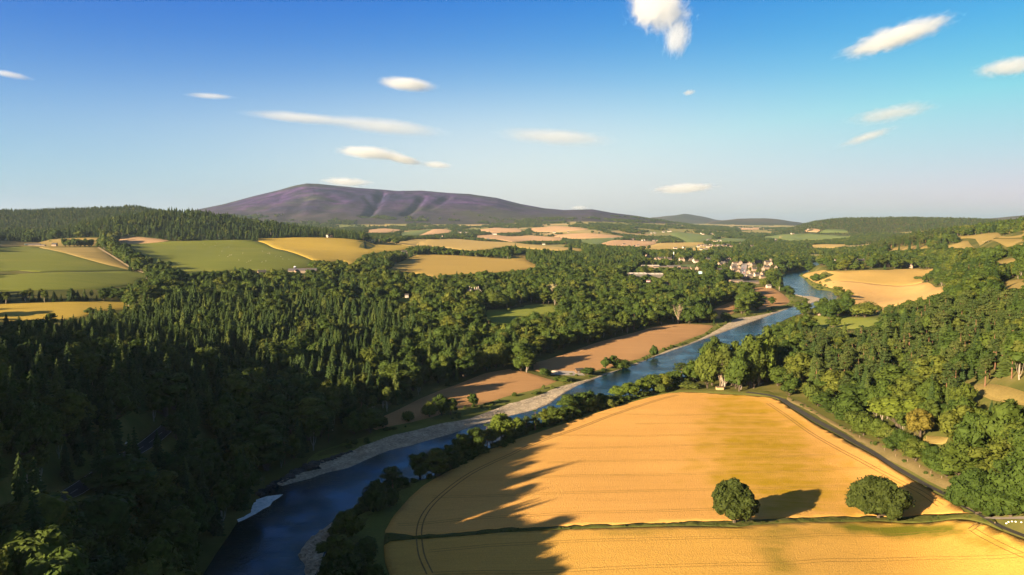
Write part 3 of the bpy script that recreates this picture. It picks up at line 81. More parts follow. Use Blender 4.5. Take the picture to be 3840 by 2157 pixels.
BUILDINGS = [["white_cottage",-520.0,2145.6,10,7,5,80,"white gabled cottage at the foot of the wooded hill"],["stone_cottage",-513.0,2159.8,7,5,3,10,"low outhouse right of the white gabled cottage"],["white_cottage",-277.0,1952.6,13,8,5,20,"white house at the end of the tree belt between golden fields"],["barn",-350.0,1267.5,46,12,4,8,"long grey roofed farm shed at the edge of the wood"],["stone_barn",-352.1,1236.7,12,8,4,80,"brown gabled shed in front of the long farm shed"],["silo",-367.9,1285.1,5,5,6,0,"dark blue round silo behind the long farm shed"],["stone_cottage",-392.8,1190.2,12,7,4,30,"pinkish farmhouse at the wood edge left of the silo"],["mansion",-55.0,1092.1,20,9,6.5,15,"white mansion with many chimneys in the estate wood"],["white_cottage",-147.3,1059.7,5,4,3.5,0,"small white lodge among the estate trees"],["white_cottage",-654.0,4159.5,14,9,4,10,"white farm far off under the mountain"],["white_cottage",-306.8,4450.2,22,10,7,0,"pale distillery block far off under the mountain"],["stone_cottage",-272.3,4504.8,16,10,5,0,"low shed right of the pale far distillery"],["white_cottage",-103.7,4473.9,30,12,7,0,"wide pale farm block on the far fields"],["stone_cottage",-246.9,2279.1,9,6,4,0,"pinkish cottage in the tree row between the fields"],["stone_cottage",-336.9,3720.0,12,8,5,50,"house half hidden in the round clump of far trees"],["stone_cottage",-118.1,3726.2,14,8,4,0,"farm shed beside the pink far field"],["barn",-1060.0,1662.2,9,6,3,10,"green ended shed at the left farm"],["barn",-1046.5,1665.0,24,8,3,12,"long low farm shed on the left hillside"],["stone_cottage",-997.2,1657.2,10,7,4.5,0,"stone farmhouse beside the left tree clump"],["barn",-1026.8,1663.0,10,5,2.2,5,"low grey shed between the long shed and farmhouse"],["white_cottage",132.8,3188.0,12,8,5,0,"white gabled house in the far tree belt"],["white_cottage",262.9,4730.5,20,8,5,0,"pale terrace far off left of the spruce wood"],["stone_cottage",341.2,4618.1,12,8,5,0,"lone far cottage beside the forest strip"],["barn",250.1,1388.0,7,5,8,0,"striped works tower among the estate trees"],["white_cottage",279.5,1379.6,10,8,4,20,"white house glimpsed in the estate wood"],["stone_house",400.2,2111.8,11,7.5,5,60,None],["stone_house",420.0,2149.6,13,7.5,5,10,None],["stone_house",435.0,2161.0,15,7.5,5,70,None],["stone_house",446.9,2156.7,12,7.5,5,15,None],["white_house",483.8,2165.0,14,7.5,5,10,None],["stone_house",482.9,2137.4,11,7.5,5,80,None],["stone_house",515.8,2188.1,13,7.5,5,20,None],["white_house",513.4,2141.9,15,7.5,5,70,None],["white_house",503.2,2073.3,12,7.5,5,10,None],["stone_house",576.1,2225.3,14,7.5,5,5,None],["stone_house",397.1,2210.7,11,7.5,5,30,None],["stone_house",401.9,2262.5,13,7.5,5,60,None],["stone_house",404.6,1773.8,15,7.5,5,10,None],["stone_house",419.1,1783.2,12,7.5,5,80,None],["stone_house",441.7,1811.4,14,7.5,5,75,None],["stone_house",477.4,1745.6,11,7.5,5,10,None],["white_house",592.0,2014.1,13,7.5,5,12,None],["stone_house",611.7,2040.1,15,7.5,5,80,None],["stone_house",563.3,1922.3,12,7.5,5,12,None],["white_house",538.1,1842.2,14,7.5,5,12,None],["stone_house",551.1,1843.4,11,7.5,5,80,None],["stone_house",525.1,1791.5,13,7.5,5,12,None],["stone_house",528.5,1773.1,15,7.5,5,80,None],["stone_house",508.2,1704.7,12,7.5,5,80,None],["stone_house",515.3,1740.1,14,7.5,5,15,None],["stone_house",630.5,2092.6,11,7.5,5,85,None],["stone_house",546.7,1993.4,13,7.5,5,40,None],["stone_house",596.4,2129.4,15,7.5,5,20,None],["stone_house",627.3,2208.8,12,7.5,5,60,None],["stone_house",657.6,2295.9,14,7.5,5,80,None],["stone_house",564.9,2030.8,11,7.5,5,10,None],["stone_house",531.3,1929.9,13,7.5,5,60,None],["stone_house",635.4,2032.4,15,7.5,5,80,None],["stone_house",627.8,1976.7,12,7.5,5,30,None],["stone_house",586.1,1868.3,14,7.5,5,80,None],["stone_house",558.3,1746.0,11,7.5,5,5,None],["stone_house",583.5,1760.0,13,7.5,5,70,None],["stone_house",624.0,1849.8,15,7.5,5,60,None],["stone_house",697.6,2147.2,12,7.5,5,10,None],["stone_house",725.2,2138.2,14,7.5,5,10,None],["stone_house",705.7,2062.5,11,7.5,5,60,None],["stone_house",606.0,1806.7,13,7.5,5,10,None],["stone_house",657.0,1886.6,15,7.5,5,70,None],["stone_house",525.5,1684.6,12,7.5,5,80,None],["white_house",509.7,1603.0,14,7.5,5,15,None],["stone_house",466.6,1513.8,11,7.5,5,70,None],["stone_house",490.9,1567.8,13,7.5,5,20,None],["stone_house",513.1,1546.1,15,7.5,5,15,None],["white_house",652.7,1929.5,12,7.5,5,80,None],["white_house",516.9,1603.5,14,7.5,5,30,None],["stone_house",530.0,1607.2,11,7.5,5,60,None],["white_house",649.9,3025.5,13,7.5,5,10,None],["white_house",699.6,3101.1,15,7.5,5,60,None],["white_house",790.4,3223.0,12,7.5,5,10,None],["stone_house",846.0,3330.1,14,7.5,5,10,None],["stone_house",851.3,3262.5,11,7.5,5,0,None],["stone_house",871.4,3253.6,13,7.5,5,10,None],["white_house",892.7,3408.8,15,7.5,5,10,None],["stone_house",916.7,3301.9,12,7.5,5,20,None],["stone_house",968.2,3403.5,14,7.5,5,0,None],["stone_house",926.7,3212.7,11,7.5,5,15,None],["stone_house",915.9,3241.5,13,7.5,5,50,None],["white_house",898.3,3317.9,15,7.5,5,10,None],["stone_house",894.2,3267.2,12,7.5,5,0,None],["white_house",819.6,3176.5,14,7.5,5,0,None],["white_house",728.1,2921.2,11,7.5,5,0,None],["white_house",747.7,2930.6,13,7.5,5,10,None],["stone_house",842.7,3356.0,15,7.5,5,10,None],["white_house",827.2,3359.9,12,7.5,5,0,None],["stone_house",1052.2,3330.2,14,7.5,5,20,None],["stone_house",1087.3,3616.6,11,7.5,5,0,None],["white_house",1434.8,4132.5,13,7.5,5,30,None],["white_house",1048.3,3930.9,15,7.5,5,0,None],["white_house",1066.8,3927.9,12,7.5,5,30,None],["white_house",1101.6,4027.1,14,7.5,5,0,None],["stone_house",659.6,4183.8,11,7.5,5,10,None],["stone_house",675.4,4218.0,13,7.5,5,40,None],["white_house",708.6,4145.5,15,7.5,5,80,None],["white_house",725.4,4159.9,12,7.5,5,70,None],["stone_house",772.2,4148.3,14,7.5,5,0,None],["stone_house",789.4,4153.0,11,7.5,5,10,None],["white_house",517.6,3230.1,13,7.5,5,60,None],["stone_house",551.5,3329.8,15,7.5,5,10,None],["stone_house",511.0,3466.0,12,7.5,5,10,None],["stone_house",817.9,4887.4,14,7.5,5,50,None],["white_house",899.3,4912.5,11,7.5,5,0,None],["white_house",923.2,4924.6,13,7.5,5,20,None],["white_house",1003.9,5051.4,15,7.5,5,10,None],["white_house",1021.1,5100.8,12,7.5,5,60,None],["white_house",1049.9,5106.8,14,7.5,5,0,None],["white_house",1071.8,5139.8,11,7.5,5,10,None],["white_house",1241.5,4990.0,13,7.5,5,50,None],["white_house",1226.8,4891.9,15,7.5,5,0,None],["white_house",1757.8,4789.2,12,7.5,5,60,None],["stone_house",1313.3,4992.6,14,7.5,5,0,None],["white_house",2901.0,9173.5,11,7.5,5,0,None],["white_house",2659.3,8155.3,13,7.5,5,20,None],["stone_house",1756.3,4753.3,15,7.5,5,0,None],["warehouse",257.5,1558.8,34,26,7,5,"left one of the two white roofed warehouses above the estate wood"],["warehouse",293.5,1570.3,34,22,7,5,"right one of the two white roofed warehouses above the estate wood"],["long_hall",365.4,1813.2,60,14,6,8,"long flat roofed school block at the edge of town"],["long_hall",334.5,1840.1,44,10,5,8,"white low hall left of the school block"],["long_hall",391.3,1834.5,30,14,7,8,"grey hall at the right end of the school block"],["turquoise_hall",413.2,1663.3,12,8,7,75,"small turquoise gabled hall below the town"],["long_hall",454.8,1447.1,36,12,5,20,"long pale shed at the lower end of the main street"],["long_hall",435.2,1470.5,24,12,5,10,"grey flat shed left of the main street end"],["white_cottage",467.7,1379.4,8,6,4,10,"small white block at the stubble field below the town"],["church",694.8,2063.3,16,9,7,15,"stone church with a square tower right of the main street"],["long_hall",2148.2,6941.6,90,20,9,5,"long pale distillery range in the far valley"],["long_hall",2373.5,7400.5,60,20,9,5,"second pale distillery range in the far valley"],["chimney",480.5,2256.2,2.2,2.2,20,0,"tall white chimney stack rising behind the town houses"],["white_cottage",785.5,1709.4,16,9,4,8,"white bungalow in the trees beyond the far barley field"],["white_cottage",1003.2,2354.8,8,6,4,40,"tiny white cottage beside the far river reach"],["stone_cottage",407.9,994.8,8,5,3,10,"brown hut at the top of the lawn"],["white_cottage",1484.1,4274.9,14,9,7,30,"pale villa on the wooded rise beyond the river"],["stone_cottage",865.3,1642.7,10,7,5,50,"house with a dark blue roof behind the far barley field"],["stone_cottage",800.3,1614.0,7,6,5,70,"cream cottage behind the far barley field"],["white_cottage",1904.2,4900.5,10,7,4,0,"white farmhouse on the rise below the eastern forest hill"],["white_cottage",1749.0,4763.0,7,5,5,70,"small white gabled house beyond the green fields"],["timber_hut",54.1,602.3,6.5,4.5,2.8,20,"brown fishing hut beside the river car park"],["stone_cottage",149.7,539.2,5,3,2.0,0,"small flat yellow shed at the foot of the grove"]]
SHEEP = [[-729.2,1805.2],[-690.3,1736.8],[-704.5,1802.4],[-602.5,1577.5],[-660.6,1773.0],[-544.7,1465.8],[-543.9,1471.4],[-559.6,1449.6],[-465.1,1330.5],[-470.5,1356.1],[-470.4,1366.5],[-491.6,1365.5],[-542.1,1529.2],[-744.6,1831.9],[-717.2,1847.9],[-534.8,1428.7],[-536.3,1632.2],[-498.6,1551.2],[-490.7,1539.1],[-465.4,1496.2],[-435.4,1441.9],[-446.5,1354.5],[-446.3,1376.2],[-502.0,1571.4],[-427.9,1455.1],[-455.1,1494.6],[1120.2,1827.4],[886.9,1441.7],[1121.5,1812.2],[1113.9,1792.3],[1120.9,1794.2],[875.2,1396.6]]
POSTS = [[191.7,422.3],[189.9,406.4],[187.8,387.9],[186.9,373.0],[186.6,361.1],[187.1,351.2],[187.8,341.7],[188.0,332.6],[188.3,324.6],[178.7,272.7]]
STONES = [[181.3,270.3],[182.2,270.5],[183.0,269.8],[183.6,268.7],[184.5,267.0]]
CARS = [[563.8,1848.0],[567.5,1847.1],[549.7,1804.0],[551.0,1794.2],[534.5,1756.5],[533.2,1738.1],[518.6,1705.6],[518.5,1693.2],[584.2,1913.2],[597.8,1947.5],[495.8,1632.9],[485.3,1605.9]]
GREEN1 = [[[[138.4,508.3],[155.0,518.8],[168.0,512.1],[167.5,450.7],[157.2,368.1],[148.5,332.3],[133.3,304.8],[108.3,299.2],[95.2,309.2],[91.7,340.2],[111.8,430.1]],16,0.85],[[[115.3,413.4],[150.0,424.3],[151.1,365.3],[126.4,330.4],[102.7,334.4]],14,0.85],[[[144.9,332.1],[171.0,331.0],[176.5,309.0],[165.3,303.2],[136.8,305.3]],9,0.4]]
GREEN2 = [[[[127.9,291.9],[153.1,295.1],[170.2,283.8],[171.6,276.0],[163.5,277.2],[147.1,283.1],[129.2,284.1]],3,1.0],[[[76.5,282.4],[87.7,284.2],[126.5,288.8],[123.4,281.4],[104.6,275.9],[98.4,260.7],[96.8,247.1],[86.9,245.7],[90.2,259.6],[90.7,274.5],[79.2,275.6]],6,0.5],[[[165.8,276.1],[171.9,267.0],[175.4,259.1],[170.1,259.4],[165.5,268.0]],3,0.55],[[[32.1,280.9],[62.7,282.1],[61.7,277.5],[34.5,275.6]],3,0.35]]
TOWN = [[433.6,2388.4],[620.5,2487.9],[624.9,2296.3],[738.1,2556.5],[742.9,2408.0],[831.0,2388.5],[663.4,1877.9],[479.2,1413.4],[416.0,1412.2],[442.8,1642.1],[393.1,1745.5],[338.3,1729.2],[304.2,1789.7]]
ROAD_GAPS = [[0.252,0.363]]
LANDMARKS = [[-158.2,259.9,"in the shaded wood above the road"],[-125.0,188.5,"at lower left among the last lit tops"],[-127.9,294.4,"between the main road and the white water"],[-114.0,397.2,"on the shaded bank above the gravel bar"],[-164.8,369.9,"on the shaded slope beyond the main road"],[-197.9,327.7,"on the dark slope at the left edge"],[-287.0,465.0,"below the golden field at the left"],[-258.2,570.1,"in the belt right of the golden field"],[-242.8,710.7,"behind the spruce stand on the left"],[-150.6,583.1,"in the spruce stand left of the estate"],[-174.7,854.8,"in the wood below the grey farm shed"],[-61.6,558.6,"at the wood edge over the lower stubble"],[-12.4,616.9,"near the tall pines over the lower stubble"],[62.6,731.4,"along the wood edge over the upper stubble"],[-60.0,824.7,"left of the park lawn"],[32.2,987.0,"behind the park lawn"],[120.8,874.5,"in the middle of the estate wood"],[242.3,1118.1,"in the estate wood below the town"],[183.5,585.0,"in the grove by the river bend"],[219.4,543.1,"above the bend of the lane"],[261.8,587.7,"in the wood behind the river grove"],[218.3,450.1,"on the right slope above the lane"],[195.7,369.6,"around the wide bright tree"],[270.5,481.0,"in the pine wood on the right slope"],[210.3,339.5,"below the grassy clearing on the right"],[197.8,299.8,"above the driveway at the right edge"],[343.9,644.6,"on the right slope over the lawn"],[292.7,457.2,"on the upper right slope"],[329.4,903.0,"on the right bank below the lawn"],[233.2,345.4,"behind the grassy clearing on the right"]]
TOWN_MARKS = [[400.2,2111.8,"at the left end of the town terrace"],[442.7,2156.9,"left of the white chimney stack"],[483.8,2165.0,"right of the white chimney stack"],[516.0,2143.6,"in the cluster at the right of the terrace"],[576.1,2225.3,"between the terrace and the kirk wood"],[400.8,2244.1,"on its own left of the town"],[422.0,1795.8,"below the playing field"],[477.4,1745.6,"behind the estate trees below the town"],[607.4,2039.1,"at the top left of the main street"],[551.5,1881.9,"halfway down the left of the main street"],[514.7,1732.2,"at the lower left of the main street"],[598.8,2137.9,"up the hill left of the main street"],[535.6,1945.6,"in the dip left of the main street"],[610.6,1946.5,"on the right of the main street"],[558.3,1746.0,"at the long roof right of the main street"],[585.4,1765.8,"among the trees near the river"],[652.7,1929.5,"beside the church"],[657.0,1886.6,"by the river bend above the town"],[481.9,1543.7,"at the lower end of the main street"],[513.1,1546.1,"by the wall below the town"],[649.9,3025.5,"in the dry field left of the suburb"],[699.6,3101.1,"at the left end of the upper suburb"],[804.9,3256.4,"in the left part of the upper suburb"],[860.3,3284.6,"in the middle of the upper suburb"],[941.9,3322.2,"in the right part of the upper suburb"],[737.5,2924.3,"below the upper suburb"],[1052.2,3330.2,"alone in the wood over the town"],[1087.3,3616.6,"behind the tall dark trees over the town"],[1434.8,4132.5,"on the wooded rise beyond the river"],[1068.8,3949.4,"beside the far green pasture road"],[720.9,4181.6,"along the top of the far pink field"],[781.0,4151.8,"at the right end of the far pink field"],[517.6,3230.1,"in the small tree group on the far pink field"],[511.0,3466.0,"left of the tree group on the far pink field"],[817.9,4887.4,"in the far woods on the left"],[910.0,4918.5,"in the middle of the far woods"],[1014.6,5080.5,"above the far green pasture, left"],[1064.5,5129.1,"above the far green pasture, right"],[1233.4,4937.7,"at the far corner of the green pasture"],[1313.3,4992.6,"by the far road"],[1758.1,4783.7,"beyond the green fields on the right"],[2805.1,8734.4,"in the far valley by the distillery"]]
BANKLINE = [[-69.5,275.6],[-68.5,291.2],[-65.4,306.8],[-61.2,315.5],[-57.9,331.9],[-52.5,337.9],[-46.8,343.4],[-39.2,349.0],[-31.9,360.7],[-24.4,377.8],[-14.2,394.1],[-5.0,403.7],[0.0,416.4],[9.2,431.8],[21.0,444.4],[35.9,459.5],[47.1,474.4],[62.4,489.7],[76.7,507.9],[93.6,522.4],[112.3,541.7],[126.9,561.0],[145.0,581.1]]
HEAP = [33.9,600.7]
CLOUDS = [["tall ragged white cloud at the top edge right of the middle",[[1656,8846,2566,567.6,410.9,-0.244,4.96,0.39,3.8,1.44],[1873,8803,2247,250.5,348.0,-0.209,4.34,0.41,3.5,1.38],[1588,8859,2754,381.9,280.1,0.0,3.72,0.46,3.2,1.12]]],["long white lens cloud tilted up to the right in the upper right",[[4877,9860,2498,1006.6,215.8,0.262,3.72,0.48,4.2,1.25]]],["white cloud cut by the right edge of the picture",[[5962,9244,2006,602.4,170.2,0.07,2.48,0.57,4.0,1.25]]],["small smooth white lens cloud over the left part of the mountain",[[-2002,14866,2816,739.6,179.3,-0.07,2.48,0.63,2.0,0.5]]],["thin faint streak cloud left of the small lens cloud",[[-5452,13974,2443,574.3,79.4,0.0,0.99,0.8,2.2,0.62]]],["faint thin cloud at the left edge",[[-7619,11745,2392,437.8,74.9,-0.14,0.99,0.8,2.2,0.62]]],["longest thin white cloud above the mountain",[[-4994,18332,2656,1887.8,195.8,-0.052,1.05,0.75,2.0,0.56],[-3126,18741,2512,2107.2,280.5,-0.087,1.05,0.75,2.0,0.5]]],["faint wide veil of cloud in the middle of the sky",[[1214,20965,2507,2294.4,344.0,-0.07,1.35,0.9,2.2,0.62]]],["broken cloud with a grey right end above the summit",[[-4375,23598,2325,1448.7,286.7,-0.07,3.1,0.57,3.2,0.88],[-3422,23755,2157,893.4,203.9,-0.209,3.1,0.57,3.0,0.75],[-2353,23884,1984,749.1,170.9,-0.07,1.55,0.69,2.8,0.75]]],["low white cloud just over the summit ridge",[[-6337,29323,1760,1474.1,273.3,-0.052,2.17,0.63,3.5,1.0]]],["small white puff in the open sky right of the middle",[[3348,14622,2617,182.0,83.1,0.105,1.36,0.69,3.0,1.0]]],["upper one of the two faint wispy clouds on the right",[[6611,13465,2058,1049.9,230.0,0.14,2.0,0.86,3.5,1.12]]],["lower one of the two faint wispy clouds on the right",[[6701,14529,1775,772.3,134.8,0.297,1.9,0.86,3.2,1.0]]],["bright cumulus low over the far blue hills",[[7483,33166,1701,2085.6,333.1,0.052,3.1,0.52,3.8,1.12]]],["tiny cloud peeping over the right shoulder of the mountain",[[3176,35860,921,632.7,154.7,0.0,1.86,0.57,3.0,0.75]]]]

# ---------------------------------------------------------------- terrain height (metres)
def _log_plane(X, Y):
    r = np.hypot(X, Y) + 1e-6
    k = np.log1p(r / 220.0) / r
    return X * k, Y * k
_cp = np.array(CTRL, float)
_cu, _cv = _log_plane(_cp[:, 0], _cp[:, 1])
_cw = (_cp[:, 2] - 2.0) / (np.hypot(_cp[:, 0], _cp[:, 1]) + 150.0)
def _kern(r2): return np.sqrt(r2 + 0.02)
_K = _kern((_cu[:, None] - _cu[None]) ** 2 + (_cv[:, None] - _cv[None]) ** 2)
_n = len(_cu)
_A = np.zeros((_n + 1, _n + 1)); _A[:_n, :_n] = _K + np.eye(_n) * -0.004; _A[:_n, _n] = 1; _A[_n, :_n] = 1
_sol = np.linalg.solve(_A, np.append(_cw, 0.0))
def sm(t):
    t = np.clip(t, 0, 1); return t * t * (3 - 2 * t)
def river_sd(X, Y, poly):
    """signed distance to a polygon, negative inside"""
    X = np.asarray(X, float).ravel(); Y = np.asarray(Y, float).ravel()
    P = np.asarray(poly, float); Q = np.roll(P, -1, 0)
    best = np.full(X.shape, 1e12); inside = np.zeros(X.shape, bool)
    for (x0, y0), (x1, y1) in zip(P, Q):
        dx, dy = x1 - x0, y1 - y0
        t = np.clip(((X - x0) * dx + (Y - y0) * dy) / (dx * dx + dy * dy + 1e-12), 0, 1)
        best = np.minimum(best, (X - x0 - t * dx) ** 2 + (Y - y0 - t * dy) ** 2)
        c = (y0 > Y) != (y1 > Y)
        if y1 != y0:
            inside ^= c & (X < (x1 - x0) * (Y - y0) / (y1 - y0) + x0)
    d = np.sqrt(best)
    return np.where(inside, -d, d)
def line_dist(X, Y, line):
    """distance to a polyline and interpolated third value"""
    L = np.asarray(line, float)
    best = np.full(X.shape, 1e12); val = np.zeros(X.shape)
    for a, b in zip(L[:-1], L[1:]):
        dx, dy = b[0] - a[0], b[1] - a[1]
        t = np.clip(((X - a[0]) * dx + (Y - a[1]) * dy) / (dx * dx + dy * dy), 0, 1)
        q = (X - a[0] - t * dx) ** 2 + (Y - a[1] - t * dy) ** 2
        m = q < best
        best = np.where(m, q, best); val = np.where(m, a[2] + t * (b[2] - a[2]), val)
    return np.sqrt(best), val
def wob(X, Y, s, seed=0):
    rs = np.random.RandomState(seed); o = 0
    for k in range(5):
        a = rs.uniform(0, 6.28); f = 6.28 / (s * (0.6 ** k)); ph = rs.uniform(0, 6.28, 2)
        o = o + (0.62 ** k) * np.sin(f * (X * np.cos(a) + Y * np.sin(a)) + ph[0] + 1.3 * np.sin(f * 0.7 * (X * np.sin(a) - Y * np.cos(a)) + ph[1]))
    return o / 2.2
ROAD_BED = globals().get('ROAD_BED', [[9e6, 0, 0], [9e6, 1, 0]])
def terrain(X, Y, what=False):
    X = np.asarray(X, float); Y = np.asarray(Y, float); shp = X.shape
    X = X.ravel(); Y = Y.ravel()
    d = np.hypot(X, Y); az = np.degrees(np.arctan2(X, Y))
    u, v = _log_plane(X, Y)
    w = np.full(X.shape, _sol[_n])
    for i in range(_n):
        w += _sol[i] * _kern((u - _cu[i]) ** 2 + (v - _cv[i]) ** 2)
    z = 2.0 + w * (d + 150.0)
    z = z + wob(X, Y, 420, 3) * np.clip((d - 900) / 2500, 0, 1) * 0.8
    sd = river_sd(X, Y, RIVER)
    bank = -0.5 + 1.6 * sm((sd + 2) / 9)
    z = bank + (z - bank) * sm((sd - 4) / 34)
    kind = np.zeros(X.shape, int)
    for i, (name, Df, Dc, Db, prof, kd) in enumerate(HILLS):
        pr = np.asarray(prof, float)
        cz = np.interp(az, pr[:, 0], pr[:, 1], left=-50, right=-50)
        s = np.where(d < Dc, sm((d - Df) / (Dc - Df)), 1 - sm((d - Dc) / (Db - Dc)))
        h = np.maximum(cz - z, 0) * s
        if name == 'heather':
            f = sm((d - Df) / (Dc - Df)); up = np.clip(h / 300, 0, 1)
            h = h + up * (wob(X, Y, 1500, 11) * 20 + wob(X, Y, 380, 12) * 4) * (1 - f ** 6)
            for line, dep, wid in GULLIES:
                q, _ = line_dist(X, Y, line)
                h = h - dep * np.exp(-(q / wid) ** 2) * np.clip(h / 60, 0, 1)
            q = np.hypot(X - TOR[0], Y - TOR[1])
            h = h + TOR[2] * np.exp(-(q / TOR[3]) ** 4) * (1 + 0.25 * wob(X, Y, 60, 5))
        else:
            h = h + np.clip(h / 40, 0, 1) * wob(X, Y, Dc * 0.16, 20 + i) * Dc * 0.0016
        z = z + h
        kind = np.where(h > (22 if kd == 1 else 12), kd, kind)
    q, cz = line_dist(X, Y, SIDE_RIDGE)
    hr = np.maximum(cz - z, 0) * np.exp(-(q / 150.0) ** 1.6)
    z = z + hr * np.clip((sd - 20) / 40, 0, 1)
    q, rz = line_dist(X, Y, ROAD_BED)
    z = rz + (z - rz) * sm((q - 5.5) / 9)
    if what:
        return z.reshape(shp), kind.reshape(shp), sd.reshape(shp)
    return z.reshape(shp)

# ------------------------------------------------------------------ helpers
def gz(x, y): return float(terrain(np.array([x]), np.array([y]))[0])
def dev(X, Y, Z):
    """bearing and depression of points seen from the drone (for sight lines)"""
    z = Z - CAM_H; yc = Y * math.cos(PITCH) - z * math.sin(PITCH); zc = Y * math.sin(PITCH) + z * math.cos(PITCH)
    yc = np.where(yc < 1, 1, yc)
    return X / yc, zc / yc
def props(o, label=None, cat=None, group=None, kind=None):
    if label: o['label'] = label
    if cat: o['category'] = cat
    if group: o['group'] = group
    if kind: o['kind'] = kind
    return o
def link(o, parent=None):
    COL.objects.link(o)
    if parent is not None: o.parent = parent
    return o
def mesh_np(name, V, F, mats, smooth=False, midx=None):
    """V (n,3), F list of index arrays or (m,k) array"""
    me = bpy.data.meshes.new(name); V = np.asarray(V, np.float32)
    if isinstance(F, np.ndarray):
        k = F.shape[1]; me.vertices.add(len(V)); me.vertices.foreach_set('co', V.ravel())
        me.loops.add(F.size); me.loops.foreach_set('vertex_index', F.astype(np.int32).ravel())
        me.polygons.add(len(F)); me.polygons.foreach_set('loop_start', np.arange(0, F.size, k, dtype=np.int32)); me.polygons.foreach_set('loop_total', np.full(len(F), k, np.int32))
        me.update(calc_edges=True)
    else:
        me.from_pydata([tuple(v) for v in V.tolist()], [], F)
    for m in mats: me.materials.append(m)
    if midx is not None: me.polygons.foreach_set('material_index', np.asarray(midx, np.int32))
    if smooth: me.polygons.foreach_set('use_smooth', np.ones(len(me.polygons), bool))
    me.validate()
    return me
def obj(name, me, parent=None): return link(bpy.data.objects.new(name, me), parent)
def empty(name, loc, rz=0, scale=(1, 1, 1)):
    o = bpy.data.objects.new(name, None); o.empty_display_size = 0.5; o.location = loc; o.rotation_euler = (0, 0, rz); o.scale = scale
    return link(o)
# ------------------------------------------------------------------ materials
def new_mat(name):
    m = bpy.data.materials.new(name); m.use_nodes = True
    return m, m.node_tree, m.node_tree.nodes['Principled BSDF']
def setv(b, rough=0.9, spec=0.15):
    b.inputs['Roughness'].default_value = rough; b.inputs['Specular IOR Level'].default_value = spec
def noise(nt, scale, detail=3, vec=None, stretch=None, rot=0.0, rough=0.55):
    n = nt.nodes.new('ShaderNodeTexNoise'); n.inputs['Scale'].default_value = scale; n.inputs['Detail'].default_value = detail; n.inputs['Roughness'].default_value = rough
    if vec is None:
        g = nt.nodes.new('ShaderNodeNewGeometry'); vec = g.outputs['Position']
    if stretch:
        mp = nt.nodes.new('ShaderNodeMapping'); mp.inputs['Scale'].default_value = stretch; mp.inputs['Rotation'].default_value = (0, 0, rot)
        nt.links.new(vec, mp.inputs[0]); vec = mp.outputs[0]
    nt.links.new(vec, n.inputs['Vector'])
    return n.outputs[0]
def ramp(nt, fac, stops):
    r = nt.nodes.new('ShaderNodeValToRGB'); e = r.color_ramp.elements
    while len(e) < len(stops): e.new(0.5)
    for el, (p, c) in zip(e, stops):
        el.position = p; el.color = (*c, 1) if len(c) == 3 else c
    nt.links.new(fac, r.inputs[0]); return r.outputs[0]
def mix(nt, fac, a, b, mode='MIX'):
    m = nt.nodes.new('ShaderNodeMix'); m.data_type = 'RGBA'; m.blend_type = mode
    for sock, v in ((m.inputs[0], fac), (m.inputs[6], a), (m.inputs[7], b)):
        if hasattr(v, 'links'): nt.links.new(v, sock)
        elif isinstance(v, (int, float)): sock.default_value = v
        else: sock.default_value = (*v, 1)
    return m.outputs[2]
def bump(nt, b, h, dist, strength=1.0):
    n = nt.nodes.new('ShaderNodeBump'); n.inputs['Distance'].default_value = dist; n.inputs['Strength'].default_value = strength
    nt.links.new(h, n.inputs['Height']); nt.links.new(n.outputs[0], b.inputs['Normal'])
def attr(nt, name):
    a = nt.nodes.new('ShaderNodeAttribute'); a.attribute_name = name; return a.outputs['Fac']
def plain(name, c, rough=0.8, var=0.15, scale=1.0, spec=0.2):
    m, nt, b = new_mat(name); setv(b, rough, spec)
    c2 = tuple(x * (1 - var) for x in c); c3 = tuple(min(1, x * (1 + var)) for x in c)
    nt.links.new(ramp(nt, noise(nt, scale, 4), [(0.3, c2), (0.7, c3)]), b.inputs['Base Color'])
    return m
def crop(name, lo, mid, hi, green, rot=0.0, rows=1.2, patch=0.012, bmp=0.35):
    """a standing crop: drill rows, blotches of ripeness, optional painted-in green (attribute 'green')"""
    m, nt, b = new_mat(name); setv(b, 0.9, 0.12)
    big = noise(nt, patch, 4, rough=0.6); row = noise(nt, rows, 2, stretch=(0.03, 1, 1), rot=rot); fine = noise(nt, 1.6, 3, rough=0.7)
    c = ramp(nt, big, [(0.30, lo), (0.5, mid), (0.72, hi)])
    band = noise(nt, 0.09, 2, stretch=(0.03, 1, 1), rot=rot)
    c = mix(nt, 0.28, c, ramp(nt, band, [(0.35, tuple(x * 0.86 for x in lo)), (0.65, tuple(min(1, x * 1.08) for x in hi))]))
    c = mix(nt, 0.22, c, ramp(nt, row, [(0.35, tuple(x * 0.62 for x in mid)), (0.65, tuple(min(1, x * 1.25) for x in mid))]))
    c = mix(nt, 0.35, c, ramp(nt, fine, [(0.3, tuple(x * 0.6 for x in mid)), (0.7, tuple(min(1, x * 1.3) for x in mid))]))
    gr = nt.nodes.new('ShaderNodeMath'); gr.operation = 'MULTIPLY'; nt.links.new(attr(nt, 'green'), gr.inputs[0])
    rb = nt.nodes.new('ShaderNodeMapRange'); rb.inputs[1].default_value = .35; rb.inputs[2].default_value = .6; rb.inputs[3].default_value = .45; rb.inputs[4].default_value = 1.15; nt.links.new(noise(nt, 0.16, 4, stretch=(0.12, 1, 1), rot=rot, rough=.65), rb.inputs[0]); nt.links.new(rb.outputs[0], gr.inputs[1])
    c = mix(nt, gr.outputs[0], c, green)
    nt.links.new(c, b.inputs['Base Color'])
    bump(nt, b, fine, bmp, 0.8)
    return m
